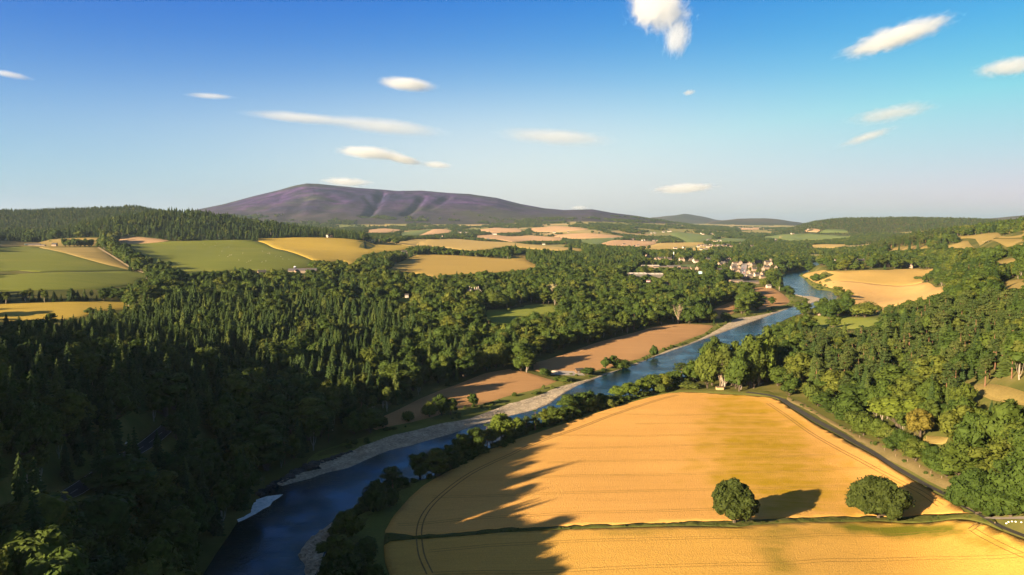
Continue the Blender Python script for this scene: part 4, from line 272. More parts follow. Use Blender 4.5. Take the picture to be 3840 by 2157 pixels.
def grass(name, a, bcol, c3, scale=0.03, rot=0.0, fine_amt=0.35):
    m, nt, b = new_mat(name); setv(b, 0.95, 0.1)
    c = ramp(nt, noise(nt, scale, 5, rough=0.6), [(0.32, a), (0.52, bcol), (0.7, c3)])
    st = noise(nt, 0.12, 3, stretch=(0.08, 1, 1), rot=rot)
    c = mix(nt, 0.3, c, ramp(nt, st, [(0.35, a), (0.65, c3)]))
    fi = noise(nt, 0.9, 4, rough=0.7)
    c = mix(nt, fine_amt, c, ramp(nt, fi, [(0.3, tuple(x * 0.5 for x in bcol)), (0.7, tuple(x * 1.35 for x in bcol))]))
    nt.links.new(c, b.inputs['Base Color']); bump(nt, b, fi, 0.3, 0.7)
    return m
def leafy(name, cols, trans=0.10):
    """cols: four leaf colours spread over the trees of a kind"""
    m, nt, b = new_mat(name); setv(b, 0.75, 0.12)
    oi = nt.nodes.new('ShaderNodeObjectInfo'); tc = nt.nodes.new('ShaderNodeTexCoord')
    c = ramp(nt, oi.outputs['Random'], [(0.0, cols[0]), (0.4, cols[1]), (0.75, cols[2]), (1.0, cols[3])])
    n = noise(nt, 0.7, 3, vec=tc.outputs['Object'], rough=0.7)
    c = mix(nt, 1.0, c, ramp(nt, n, [(0.3, (0.62, 0.62, 0.6)), (0.7, (1.35, 1.3, 1.2))]), 'MULTIPLY')
    nt.links.new(c, b.inputs['Base Color'])
    tr = nt.nodes.new('ShaderNodeBsdfTranslucent'); nt.links.new(c, tr.inputs[0])
    ms = nt.nodes.new('ShaderNodeMixShader'); ms.inputs[0].default_value = trans
    out = nt.nodes['Material Output']
    nt.links.new(b.outputs[0], ms.inputs[1]); nt.links.new(tr.outputs[0], ms.inputs[2]); nt.links.new(ms.outputs[0], out.inputs[0])
    return m
M = {}
M['barley1'] = crop('ripe_barley', (0.50, 0.265, 0.064), (0.57, 0.310, 0.078), (0.63, 0.355, 0.098), (0.36, 0.225, 0.008), rot=0.05)
M['barley2'] = crop('ripe_barley_lower', (0.47, 0.265, 0.050), (0.54, 0.308, 0.062), (0.59, 0.35, 0.078), (0.13, 0.13, 0.010), rot=0.05)
M['barley3'] = crop('turning_barley', (0.36, 0.25, 0.07), (0.42, 0.28, 0.08), (0.46, 0.30, 0.09), (0.2, 0.18, 0.03), patch=0.006)
M['barley4'] = crop('ripe_barley_far', (0.48, 0.30, 0.10), (0.53, 0.33, 0.115), (0.56, 0.36, 0.13), (0.2, 0.18, 0.03), patch=0.006)
M['gold'] = crop('golden_barley', (0.30, 0.225, 0.035), (0.38, 0.27, 0.042), (0.42, 0.30, 0.055), (0.2, 0.18, 0.03), patch=0.008)
M['gold2'] = crop('golden_barley_mid', (0.29, 0.20, 0.045), (0.34, 0.235, 0.055), (0.38, 0.26, 0.065), (0.2, 0.18, 0.03), patch=0.007)
M['pale'] = crop('pale_barley', (0.36, 0.26, 0.08), (0.42, 0.30, 0.09), (0.46, 0.33, 0.11), (0.2, 0.18, 0.03), patch=0.004)
M['stubble'] = crop('harvested_stubble', (0.31, 0.172, 0.068), (0.37, 0.207, 0.085), (0.42, 0.245, 0.105), (0.2, 0.18, 0.03), rot=-0.75, rows=0.55, patch=0.02)
M['tan'] = crop('pink_stubble', (0.41, 0.255, 0.125), (0.46, 0.29, 0.145), (0.51, 0.325, 0.17), (0.2, 0.18, 0.03), patch=0.003)
M['green'] = grass('pasture_grass', (0.105, 0.130, 0.018), (0.138, 0.160, 0.022), (0.20, 0.19, 0.030), 0.007)
M['green2'] = grass('far_pasture_grass', (0.11, 0.15, 0.045), (0.13, 0.17, 0.05), (0.16, 0.19, 0.055), 0.004)
M['lawn'] = grass('park_grass', (0.15, 0.19, 0.03), (0.19, 0.22, 0.035), (0.24, 0.24, 0.05), 0.02)
M['dry'] = grass('dry_grass', (0.20, 0.155, 0.045), (0.27, 0.20, 0.062), (0.32, 0.24, 0.08), 0.02)
M['bank'] = grass('bank_grass', (0.075, 0.10, 0.018), (0.12, 0.13, 0.025), (0.19, 0.17, 0.045), 0.06)
M['verge'] = grass('stony_verge', (0.12, 0.10, 0.035), (0.19, 0.145, 0.06), (0.25, 0.19, 0.085), 0.1)
M['strip'] = grass('rough_grass', (0.045, 0.058, 0.012), (0.07, 0.078, 0.016), (0.13, 0.11, 0.03), 0.12)
M['tarmac'] = plain('tarmac', (0.052, 0.048, 0.044), 0.85, 0.2, 0.4)
M['tarmac2'] = plain('main_road_tarmac', (0.040, 0.037, 0.033), 0.85, 0.2, 0.4)
M['concrete'] = plain('pale_road', (0.34, 0.30, 0.26), 0.9, 0.12, 0.4)
M['track'] = plain('dirt_track', (0.33, 0.25, 0.14), 0.95, 0.2, 0.2)
M['paint'] = plain('road_paint', (0.42, 0.42, 0.40), 0.7, 0.05)
M['wheel'] = plain('flattened_crop', (0.17, 0.105, 0.03), 0.95, 0.3, 0.5)
M['tram'] = plain('tramline_gap', (0.27, 0.17, 0.035), 0.95, 0.3, 0.3)
M['bark'] = plain('bark', (0.075, 0.058, 0.04), 0.95, 0.3, 2.0)
M['pinebark'] = plain('pine_bark', (0.16, 0.085, 0.05), 0.95, 0.3, 1.0)
M['palebark'] = plain('pale_bark', (0.26, 0.22, 0.17), 0.9, 0.2, 1.0)
M['deadwood'] = plain('bleached_wood', (0.30, 0.23, 0.16), 0.9, 0.15, 1.0)
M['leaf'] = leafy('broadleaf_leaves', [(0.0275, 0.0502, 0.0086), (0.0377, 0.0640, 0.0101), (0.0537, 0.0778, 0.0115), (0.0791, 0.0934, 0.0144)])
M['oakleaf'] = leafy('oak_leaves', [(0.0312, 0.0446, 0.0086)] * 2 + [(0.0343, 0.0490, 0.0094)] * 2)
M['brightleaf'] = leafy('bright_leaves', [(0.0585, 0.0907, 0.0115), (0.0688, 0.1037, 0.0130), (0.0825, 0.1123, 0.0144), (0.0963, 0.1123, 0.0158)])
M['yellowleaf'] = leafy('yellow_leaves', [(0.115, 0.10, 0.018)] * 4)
M['paleleaf'] = leafy('pale_blossom', [(0.34, 0.31, 0.17)] * 4)
M['spruceleaf'] = leafy('spruce_needles', [(0.0196, 0.0389, 0.0101), (0.0263, 0.0481, 0.0115), (0.0360, 0.0596, 0.0130), (0.0559, 0.0761, 0.0158)], 0.1)
M['pineleaf'] = leafy('pine_needles', [(0.0328, 0.0530, 0.0144), (0.0407, 0.0621, 0.0158), (0.0512, 0.0712, 0.0180), (0.0656, 0.0812, 0.0216)], 0.1)
M['birchleaf'] = leafy('birch_leaves', [(0.0516, 0.0794, 0.0144), (0.0633, 0.0907, 0.0158), (0.0757, 0.0994, 0.0187), (0.0928, 0.1080, 0.0230)], 0.25)
M['bushleaf'] = leafy('bush_leaves', [(0.0309, 0.0518, 0.0094), (0.0411, 0.0648, 0.0108), (0.0550, 0.0778, 0.0130), (0.0825, 0.0994, 0.0216)])
# ground under everything
m, nt, b = new_mat('ground'); setv(b, 0.95, 0.05)
c = ramp(nt, noise(nt, 0.02, 6, rough=0.65), [(0.3, (0.045, 0.055, 0.014)), (0.52, (0.085, 0.088, 0.022)), (0.72, (0.17, 0.14, 0.05))])
v = nt.nodes.new('ShaderNodeTexVoronoi'); v.inputs['Scale'].default_value = 0.0042; v.inputs['Randomness'].default_value = .9
g = nt.nodes.new('ShaderNodeNewGeometry'); nt.links.new(g.outputs['Position'], v.inputs['Vector']); sp = nt.nodes.new('ShaderNodeSeparateColor'); nt.links.new(v.outputs['Color'], sp.inputs[0])
fld = ramp(nt, sp.outputs[0], [(0.0, (0.40, 0.29, 0.14)), (0.35, (0.11, 0.14, 0.04)), (0.6, (0.30, 0.24, 0.08)), (1.0, (0.15, 0.17, 0.05))])
ln = nt.nodes.new('ShaderNodeVectorMath'); ln.operation = 'LENGTH'; nt.links.new(g.outputs['Position'], ln.inputs[0])
mr = nt.nodes.new('ShaderNodeMapRange'); mr.inputs[1].default_value = 2500; mr.inputs[2].default_value = 3000; nt.links.new(ln.outputs['Value'], mr.inputs[0])
c = mix(nt, mr.outputs[0], c, fld)
nt.links.new(c, b.inputs['Base Color']); M['ground'] = m
m, nt, b = new_mat('heather_moor'); setv(b, 0.95, 0.05)
n1 = noise(nt, 0.0011, 7, rough=0.62, stretch=(1, 1, 2.2)); n2 = noise(nt, 0.006, 6, rough=0.7, stretch=(1, 1, 2))
c = ramp(nt, n1, [(0.36, (0.040, 0.050, 0.028)), (0.44, (0.026, 0.026, 0.042)), (0.51, (0.044, 0.025, 0.082)), (0.60, (0.018, 0.017, 0.050))])
c = mix(nt, 1.0, c, ramp(nt, n2, [(0.36, (0.36, 0.37, 0.42)), (0.5, (1, 1, 1)), (0.64, (2.1, 1.9, 1.7))]), 'MULTIPLY')
g = nt.nodes.new('ShaderNodeNewGeometry'); sx = nt.nodes.new('ShaderNodeSeparateXYZ'); nt.links.new(g.outputs['Position'], sx.inputs[0])
mr = nt.nodes.new('ShaderNodeMapRange'); mr.inputs[1].default_value = 120; mr.inputs[2].default_value = 330; nt.links.new(sx.outputs[2], mr.inputs[0])
ad = nt.nodes.new('ShaderNodeMath'); ad.operation = 'MULTIPLY_ADD'; nt.links.new(n1, ad.inputs[0]); ad.inputs[1].default_value = 1.6; 
sb = nt.nodes.new('ShaderNodeMath'); sb.operation = 'SUBTRACT'; nt.links.new(mr.outputs[0], sb.inputs[0]); sb.inputs[1].default_value = 0.8; nt.links.new(sb.outputs[0], ad.inputs[2])
cl = nt.nodes.new('ShaderNodeClamp'); nt.links.new(ad.outputs[0], cl.inputs[0])
c = mix(nt, cl.outputs[0], mix(nt, n2, (0.040, 0.044, 0.026), (0.058, 0.054, 0.038)), c)
nt.links.new(c, b.inputs['Base Color']); bump(nt, b, n2, 14.0, 0.7); M['heather'] = m
m, nt, b = new_mat('forest_floor'); setv(b, 0.95, 0.05)
c = ramp(nt, noise(nt, 0.004, 6, rough=0.65), [(0.3, (0.03, 0.045, 0.014)), (0.5, (0.05, 0.065, 0.02)), (0.72, (0.13, 0.12, 0.045))])
nt.links.new(c, b.inputs['Base Color']); M['woodfloor'] = m
m, nt, b = new_mat('far_hill'); setv(b, 0.95, 0.05)
c = ramp(nt, noise(nt, 0.0012, 6, rough=0.6), [(0.35, (0.035, 0.045, 0.02)), (0.5, (0.06, 0.055, 0.03)), (0.68, (0.09, 0.07, 0.04))])
nt.links.new(c, b.inputs['Base Color']); M['farhill'] = m
# river water
m, nt, b = new_mat('river_water'); b.inputs['Base Color'].default_value = (0.0003, 0.012, 0.016, 1); b.inputs['Roughness'].default_value = 0.07; b.inputs['Specular Tint'].default_value = (.22, .92, .52, 1); b.inputs['Specular IOR Level'].default_value = 0.5; b.inputs['IOR'].default_value = 1.333
w1 = noise(nt, 0.55, 4, rough=0.65); w2 = noise(nt, 0.05, 3)
bp = nt.nodes.new('ShaderNodeBump'); bp.inputs['Distance'].default_value = 0.5
mr = nt.nodes.new('ShaderNodeMapRange'); mr.inputs[1].default_value = 0.35; mr.inputs[2].default_value = 0.65; mr.inputs[3].default_value = 0.15; mr.inputs[4].default_value = 1.0
nt.links.new(w2, mr.inputs[0]); nt.links.new(mr.outputs[0], bp.inputs['Strength']); nt.links.new(w1, bp.inputs['Height']); nt.links.new(bp.outputs[0], b.inputs['Normal']); M['water'] = m
m, nt, b = new_mat('white_water'); setv(b, 0.5, 0.4)
c = ramp(nt, noise(nt, 0.5, 6, rough=0.7), [(0.30, (0.02, 0.07, 0.085)), (0.40, (0.55, 0.66, 0.68)), (0.6, (0.80, 0.84, 0.84))])
nt.links.new(c, b.inputs['Base Color']); bump(nt, b, noise(nt, 1.2, 4), 0.3); M['foam'] = m
def shingle_mat(name, a, bb, cc):
    m, nt, b = new_mat(name); setv(b, 0.9, 0.2)
    v = nt.nodes.new('ShaderNodeTexVoronoi'); v.inputs['Scale'].default_value = 1.1; g = nt.nodes.new('ShaderNodeNewGeometry'); nt.links.new(g.outputs['Position'], v.inputs['Vector'])
    sp = nt.nodes.new('ShaderNodeSeparateColor'); nt.links.new(v.outputs['Color'], sp.inputs[0])
    c = ramp(nt, noise(nt, 0.12, 5, rough=0.65), [(0.3, a), (0.5, bb), (0.7, cc)])
    c = mix(nt, 0.8, c, ramp(nt, sp.outputs[0], [(0, (0.55, 0.55, 0.55)), (1, (1.35, 1.35, 1.35))]), 'MULTIPLY')
    nt.links.new(c, b.inputs['Base Color']); bump(nt, b, v.outputs['Distance'], 0.4, 0.8); return m
M['gravel'] = shingle_mat('river_shingle', (0.24, 0.20, 0.145), (0.37, 0.305, 0.215), (0.46, 0.38, 0.27))
M['rock'] = shingle_mat('wet_rock', (0.02, 0.02, 0.02), (0.05, 0.05, 0.048), (0.12, 0.115, 0.10))
for k, c in dict(white_wall=(0.42, 0.36, 0.29), stone_wall=(0.22, 0.175, 0.13), pink_wall=(0.26, 0.19, 0.135), slate=(0.060, 0.055, 0.052), tile=(0.105, 0.07, 0.05), white_roof=(0.52, 0.46, 0.38), grey_roof=(0.12, 0.11, 0.10), dark_roof=(0.09, 0.08, 0.085), turq=(0.30, 0.52, 0.50), timber=(0.13, 0.085, 0.05), dark_timber=(0.05, 0.045, 0.04), white_paint=(0.78, 0.77, 0.74), navy=(0.035, 0.045, 0.08), wool=(0.42, 0.37, 0.30), post=(0.22, 0.165, 0.11), red_paint=(0.45, 0.05, 0.04), green_paint=(0.06, 0.14, 0.10), glass=(0.03, 0.035, 0.045), yellow_wall=(0.40, 0.29, 0.14), blue_paint=(0.05, 0.10, 0.25), rubber=(0.02, 0.02, 0.02)).items():
    M[k] = plain(k, c, 0.35 if k in ('glass', 'red_paint', 'blue_paint') else 0.85, 0.1, 0.5)
# ------------------------------------------------------------------ ground sheet
azs = np.concatenate([np.arange(-180, -60, 3.0), np.arange(-60, -39, 0.5), np.arange(-39, 39, 0.13), np.arange(39, 60, 0.5), np.arange(60, 180.1, 3.0)])
dist = np.exp(np.arange(math.log(25), math.log(42000), 0.0115))
AZ, DI = np.meshgrid(np.radians(azs), dist, indexing='ij')
GX, GY = np.sin(AZ) * DI, np.cos(AZ) * DI
GZ, GK, GSD = terrain(GX, GY, True)
na, nd = GX.shape
idx = np.arange(na * nd).reshape(na, nd)
F = np.stack([idx[:-1, :-1], idx[:-1, 1:], idx[1:, 1:], idx[1:, :-1]], -1).reshape(-1, 4)
mi = GK[:-1, :-1].ravel()
land = obj('ground', mesh_np('ground', np.stack([GX, GY, GZ], -1).reshape(-1, 3), F, [M['ground'], M['heather'], M['woodfloor'], M['farhill']], True, mi))
props(land, 'rolling ground of the valley with the purple heather mountain and wooded hills', 'ground', kind='structure')
# near patch under the drone
k = len(azs); ring = [tuple(v) for v in np.stack([GX[:, 0], GY[:, 0], GZ[:, 0]], -1)]
# ------------------------------------------------------------------ sheets draped on the ground
def smooth_outline(P, step):
    P = np.asarray(P, float); n = len(P); out = []
    for i in range(n):
        p0, p1, p2, p3 = P[i - 1], P[i], P[(i + 1) % n], P[(i + 2) % n]
        L = np.hypot(*(p2 - p1)); k = int(min(24, max(1, round(L / step))))
        for t in np.arange(k) / k:
            q = 0.5 * ((2 * p1) + (-p0 + p2) * t + (2 * p0 - 5 * p1 + 4 * p2 - p3) * t * t + (-p0 + 3 * p1 - 3 * p2 + p3) * t ** 3)
            out.append((1 - t) * p1 * 0.6 + t * p2 * 0.6 + q * 0.4)
    return np.array(out)
def sheet(name, outline, hgt, mat, cell=None, skirt=0.5, z0=None, rough=0.0, keep=False, edge=3.0, floor=False):
    P = np.asarray(outline, float); dmin = np.hypot(P[:, 0], P[:, 1]).min(); dmid = np.hypot(*P.mean(0))
    cell = cell or max(5.0, dmid / 70)
    Q = P if keep else smooth_outline(P, max(3.0, dmin / 90))
    lo, hi = Q.min(0), Q.max(0)
    gx, gy = np.meshgrid(np.arange(lo[0], hi[0], cell), np.arange(lo[1], hi[1], cell)); gx = gx.ravel(); gy = gy.ravel()
    gx = gx + RS.uniform(-.2, .2, gx.shape) * cell; gy = gy + RS.uniform(-.2, .2, gy.shape) * cell
    ins = river_sd(gx, gy, Q) < -cell * 0.4
    pts = np.concatenate([Q, np.stack([gx[ins], gy[ins]], -1)])
    n = len(Q)
    v, e, f, *_ = geometry.delaunay_2d_cdt([Vector(p) for p in pts], [(i, (i + 1) % n) for i in range(n)], [], 1, 1e-3)
    X = np.array([p[0] for p in v]); Y = np.array([p[1] for p in v])
    if z0 is None:
        Z = np.maximum(terrain(X, Y), 0.02 if floor else -9) + hgt + np.maximum(0, np.hypot(X, Y) - 500) * 0.0003
    else: Z = np.full(X.shape, z0)
    if rough: Z = Z + RS.uniform(-rough, rough, X.shape)
    V = np.stack([X, Y, Z], -1); faces = [list(t) for t in f]
    # orient up, close the edge with a skirt
    cnt = {}
    ff = []
    for t in faces:
        a, b2, c2 = V[t[0]], V[t[1]], V[t[2]]
        if (b2[0] - a[0]) * (c2[1] - a[1]) - (b2[1] - a[1]) * (c2[0] - a[0]) < 0: t = t[::-1]
        ff.append(t)
        for i in range(len(t)): cnt[(t[i], t[(i + 1) % len(t)])] = 1
    if skirt:
        low = {}
        nrm = {}
        for (a, b2) in cnt:
            if (b2, a) not in cnt:
                e_ = V[b2] - V[a]; L_ = math.hypot(e_[0], e_[1]) + 1e-9
                for q in (a, b2): n0 = nrm.get(q, (0, 0)); nrm[q] = (n0[0] + e_[1] / L_, n0[1] - e_[0] / L_)
        VV = V.tolist()
        for (a, b2) in list(cnt):
            if (b2, a) not in cnt:
                for q in (a, b2):
                    if q not in low:
                        dn = hgt + skirt + max(0, math.hypot(V[q][0], V[q][1]) - 500) * .0003; k_ = dn * (edge if z0 is None else 1.5) / (math.hypot(*nrm[q]) + 1e-9)
                        low[q] = len(VV); VV.append([V[q][0] + nrm[q][0] * k_, V[q][1] + nrm[q][1] * k_, V[q][2] - dn])
                ff.append([b2, a, low[a], low[b2]])
        V = np.array(VV)
    me = mesh_np(name, V, ff, [mat], True)
    if skirt: me.polygons.foreach_set('use_smooth', np.array([len(q) == 3 for q in ff]))
    return obj(name, me), V
def set_green(o, V, blobs):
    g = np.zeros(len(V))
    for P, soft, s in blobs:
        q = river_sd(V[:, 0], V[:, 1], P) + soft * .7 * wob(V[:, 0], V[:, 1], 24, 2)
        g = np.maximum(g, s * sm(.5 - q / (2 * soft)))
    g = g * (1 + 0.25 * wob(V[:, 0], V[:, 1], 12, 2))
    at = o.data.attributes.new('green', 'FLOAT', 'POINT'); at.data.foreach_set('value', np.clip(g, 0, 1).astype(np.float32))
FNAMES = dict(barley1='large ripe barley field in the bend of the river with two oaks on its lower edge', barley2='lower ripe barley field at the bottom right with green patches')
for i, (n, mk, h, p) in enumerate(FIELDS):
    near = mk in ('barley1', 'barley2')
    o, V = sheet(n, p, .5 if near else h, M[mk], cell=3.2 if near else None, edge=0.5 if near else 3.0)
    props(o, FNAMES.get(mk), kind='structure')
    if mk == 'barley1': set_green(o, V, GREEN1)
    if mk == 'barley2': set_green(o, V, GREEN2)
for p in BANKS: props(sheet('river_bank', p, 0.18, M['bank'], rough=0.12)[0], 'grassy river bank', kind='structure')
props(sheet('verge', VERGE, 0.15, M['bank'])[0], kind='structure')
props(sheet('verge', DRY_VERGE, 0.12, M['verge'], rough=0.1)[0], kind='structure')
st, V = sheet('grass_strip', STRIP, 0.62, M['strip'], cell=1.6, rough=0.32, edge=.3); props(st, 'rough grass strip between the two barley fields', kind='structure')
wat, V = sheet('river', RIVER, 0.0, M['water'], cell=25, skirt=0, z0=0.05, keep=True); props(wat, 'blue river winding up the valley', kind='structure')
for i, p in enumerate(GRAVELS): props(sheet('gravel_bar', p, 0.3, M['gravel'], cell=2.2, skirt=0.3, rough=0.13, edge=2, floor=True)[0], 'pale gravel bar along the river', kind='structure')
for p in SHINGLE: props(sheet('gravel_shore', p, 0.35, M['gravel'], cell=5, skirt=0.3, rough=0.12, edge=2, floor=True)[0], 'narrow shingle edge under the far bank', kind='structure')
props(sheet('white_water', FOAM, 0, M['foam'], cell=2.5, z0=0.16, skirt=0, rough=0.08)[0], 'white water breaking over rocks below the left bank', kind='stuff')
def rocks(name, n, poly=None, line=None, smin=0.3, smax=1.2, z=0.1, mat='rock', lab=''):
    V, F = [], []
    base = np.array([[1, 1, -1], [1, -1, -1], [-1, -1, -1], [-1, 1, -1], [.7, .6, .7], [.6, -.7, .8], [-.7, -.6, .6], [-.6, .7, .75]], float)
    fc = [[0, 1, 2, 3], [4, 7, 6, 5], [0, 4, 5, 1], [1, 5, 6, 2], [2, 6, 7, 3], [3, 7, 4, 0]]
    P = np.asarray(poly); lo, hi = P.min(0), P.max(0)
    X, Y = RS.uniform(lo[0], hi[0], n * 40), RS.uniform(lo[1], hi[1], n * 40); q = np.nonzero(river_sd(X, Y, P) < 0)[0][:n]; X, Y = X[q], Y[q]; Z = np.maximum(terrain(X, Y), 0)
    for k, (x, y, g_) in enumerate(zip(X, Y, Z)):
        s = smin + (smax - smin) * RS.rand() ** 3; a = RS.rand() * 6.28
        v = base * RS.uniform(.75, 1.25, base.shape) * s * np.array([1, .75, .5])
        V.append(np.stack([v[:, 0] * math.cos(a) - v[:, 1] * math.sin(a) + x, v[:, 0] * math.sin(a) + v[:, 1] * math.cos(a) + y, v[:, 2] + g_ + z + 0.2 * s], -1)); F += [[q_ + 8 * k for q_ in f] for f in fc]
    props(obj(name, mesh_np(name, np.concatenate(V), F, [M[mat]])), lab, kind='stuff')
rocks('boulders', 260, ROCKS, smin=0.5, smax=2.2, z=0.0, lab='dark wet rocks in the shallow channel under the left bank')
rocks('shingle_stones', 1100, GRAVELS[0], smin=0.15, smax=0.5, z=0.3, mat='gravel', lab='loose stones over the gravel bar')
rocks('river_stones', 60, GRAVELS[1], smin=0.3, smax=1.0, z=0.35, mat='gravel', lab='loose stones on the gravel point')
# ------------------------------------------------------------------ roads and wheel tracks
def offset(line, o):
    L = np.asarray(line, float); t = np.gradient(L, axis=0); n = np.stack([-t[:, 1], t[:, 0]], -1); n /= np.linalg.norm(n, axis=1)[:, None] + 1e-9
    return L + n * o
def dense(line, step):
    L = np.asarray(line, float); P = np.concatenate([[2 * L[0] - L[1]], L, [2 * L[-1] - L[-2]]]); out = []
    for i in range(1, len(P) - 2):
        p0, p1, p2, p3 = P[i - 1:i + 3]; k = max(1, int(np.hypot(*(p2 - p1)) / step))
        for t in np.arange(k) / k:
            out.append(0.5 * ((2 * p1) + (-p0 + p2) * t + (2 * p0 - 5 * p1 + 4 * p2 - p3) * t * t + (-p0 + 3 * p1 - 3 * p2 + p3) * t ** 3))
    out.append(L[-1]); return np.array(out)
def ribbon(name, line, width, h, mat, dash=None, side=0.0, zline=None):
    L = offset(line, side) if side else np.asarray(line)
    A, B = offset(L, width / 2), offset(L, -width / 2)
    V, F = [], []
    d = np.hypot(L[:, 0], L[:, 1]); hh = h + np.maximum(0, d - 500) * 0.0003
    zc = (terrain(L[:, 0], L[:, 1]) if zline is None else terrain(zline[:, 0], zline[:, 1])) + hh
    for i in range(len(L)): V += [(*A[i], zc[i]), (*B[i], zc[i])]
    for i in range(len(L) - 1):
        if dash and (i % dash[1]) >= dash[0]: continue
        F.append([2 * i, 2 * i + 1, 2 * i + 3, 2 * i + 2])
    me = mesh_np(name, V, F, [mat], True); 
    return obj(name, me)
RL = {}
for n, w, l, mk in ROADS:
    L = dense(l, 3.0); RL[n] = (L, w)
    props(ribbon(n, L, w, 0.35, M[mk]), kind='structure')
    if n == 'main_road':
        for s in (-w / 2 + .35, w / 2 - .35): props(ribbon('road_marking', L, .16, 0.356, M['paint'], None, s, L), kind='structure')
        props(ribbon('road_marking', L, .14, 0.356, M['paint'], (2, 4), 0), kind='structure')
TRK = []
for l in TRACKS:
    L = dense(l, 3.0)
    for s in (-1.0, 1.0): TRK.append((L, s, .55, 'wheel'))
for l in TRAMLINES:
    L = dense(l, 4.0)
    for s in (-1.0, 1.0): TRK.append((L, s, .36, 'tram'))
for L, s, w, mk in TRK: props(ribbon('wheel_track', L, w, 0.56, M[mk], None, s), kind='structure')
# ------------------------------------------------------------------ tree meshes (metres, base at the origin)
def ico(sub):
    bm = bmesh.new(); bmesh.ops.create_icosphere(bm, subdivisions=sub, radius=1.0); bm.verts.ensure_lookup_table()
    V = np.array([v.co[:] for v in bm.verts]); Fc = np.array([[v.index for v in f.verts] for f in bm.faces]); bm.free(); return V, Fc
ICO1, ICO2 = ico(1), ico(2)
def tube(pts, rad, n=6):
    V, F = [], []
    pts = [Vector(p) for p in pts]
    for i, p in enumerate(pts):
        d = (pts[min(i + 1, len(pts) - 1)] - pts[max(i - 1, 0)]).normalized(); a = d.orthogonal().normalized(); b = d.cross(a)
        for k in range(n):
            t = 6.28318 * k / n; V.append(p + (a * math.cos(t) + b * math.sin(t)) * rad[i])
    for i in range(len(pts) - 1):
        for k in range(n): F.append([i * n + k, i * n + (k + 1) % n, (i + 1) * n + (k + 1) % n, (i + 1) * n + k])
    F.append([(len(pts) - 1) * n + k for k in range(n)])
    return [tuple(v) for v in V], F
def join(parts):
    V, F = [], []
    for v, f in parts:
        o = len(V); V += [tuple(p) for p in v]; F += [[i + o for i in q] for q in f]
    return V, F
def cards(P, N, size, rs, droop=0.0):
    """leaf clumps: bent four-cornered faces at P facing N"""
    n = len(P); N = N / (np.linalg.norm(N, axis=1)[:, None] + 1e-9)
    a = np.cross(N, rs.normal(size=(n, 3))); a /= np.linalg.norm(a, axis=1)[:, None] + 1e-9
    b = np.cross(N, a); s = size * rs.uniform(.6, 1.35, (n, 1)); s2 = size * rs.uniform(.4, .95, (n, 1))
    lift = N * (size * rs.uniform(-.35, .1, (n, 1)))
    V = np.stack([P + a * s, P + b * s2 + lift, P - a * s * .9, P - b * s2 + lift], 1).reshape(-1, 3)
    return V, np.arange(4 * n).reshape(n, 4)
def crown_lobes(rs, nl, cz, a, c, r0, r1, dome=None):
    out = []
    for i in range(nl):
        for _ in range(30):
            v = rs.normal(size=3); v /= np.linalg.norm(v); v[2] = v[2] * .95 + 0.12
            q = v * rs.uniform(.45, .92) * np.array([a, a, c]) + np.array([0, 0, cz]); r = rs.uniform(r0, r1)
            if dome is not None:
                v[2] = abs(v[2]) - .28 * rs.rand(); v /= np.linalg.norm(v); q = v * rs.uniform(.55, .97) * np.array([a, a, dome[1]]) + np.array([0, 0, dome[0]]); q[2] += rs.normal() * .4
            if all(np.linalg.norm(q - o[0]) > 0.62 * min(r, o[1]) for o in out): break
        out.append((q, r))
    return out
def leaf_mesh(name, mat, rs, lobes, per, size, flat=1.0, core=.86, corelvl=1, jit=.27):
    Vs, Fs, o = [], [], 0
    C = np.array([l[0] for l in lobes]); Rr = np.array([l[1] for l in lobes])
    for q, r in lobes:
        bv, bf = ICO2 if corelvl == 2 else ICO1
        v = bv * (1 + .16 * rs.normal(size=(len(bv), 1))) * r * core * np.array([1, 1, flat]) + q
        Vs.append(v); Fs += (bf + o).tolist(); o += len(v)
        d = rs.normal(size=(per, 3)); d /= np.linalg.norm(d, axis=1)[:, None]; d[:, 2] = np.where(d[:, 2] < -.45, -d[:, 2], d[:, 2])
        P = q + d * r * rs.uniform(.86, 1.14, (per, 1)) * np.array([1, 1, flat])
        D2 = np.linalg.norm(P[:, None] - C[None], axis=2) / Rr[None]
        keep = (D2 < .80).sum(1) == 0
        if keep.sum() == 0: continue
        v, f = cards(P[keep], d[keep] + rs.normal(size=(keep.sum(), 3)) * jit, size, rs)
        Vs.append(v); Fs += (f + o).tolist(); o += len(v)
    return mesh_np(name, np.concatenate(Vs), Fs, [mat])
def make_broadleaf(seed, h, w, cb, nl, per, size, mat, barkm, r0=.17, r1=.28, limbs=5, corelvl=1, tr=.028, dome=False, jit=.27):
    rs = np.random.RandomState(seed); a = w / 2 * .80; c = (h - cb) / 2 * .84; cz = cb + (h - cb) / 2 * .98
    L = crown_lobes(rs, nl, cz, a, c, w * r0, w * r1, (cb + .30 * (h - cb), .62 * (h - cb)) if dome else None)
    # fit to the measured height and spread
    top = max(q[2] + r for q, r in L); sc = (h - cb) / (top - cb); L = [(np.array([q[0], q[1], cb + (q[2] - cb) * sc]), r) for q, r in L]
    crown = leaf_mesh('crown', mat, rs, L, per, size, corelvl=corelvl, jit=jit)
    t = [tube([(0, 0, -1), (.02 * h, 0, cb * .7), (.01 * h, .02 * h, cz)], [h * tr * 1.25, h * tr, h * tr * .45], 7)]
    for q, r in sorted(L, key=lambda l: l[0][2])[:limbs]:
        t.append(tube([(0, 0, cb * .75), tuple(q * np.array([.5, .5, 0]) + np.array([0, 0, cb * .9 + .25 * (q[2] - cb)])), tuple(q)], [h * tr * .5, h * tr * .33, h * tr * .12], 5))
    V, F = join(t)
    return crown, mesh_np('trunk', V, F, [barkm]), h, w
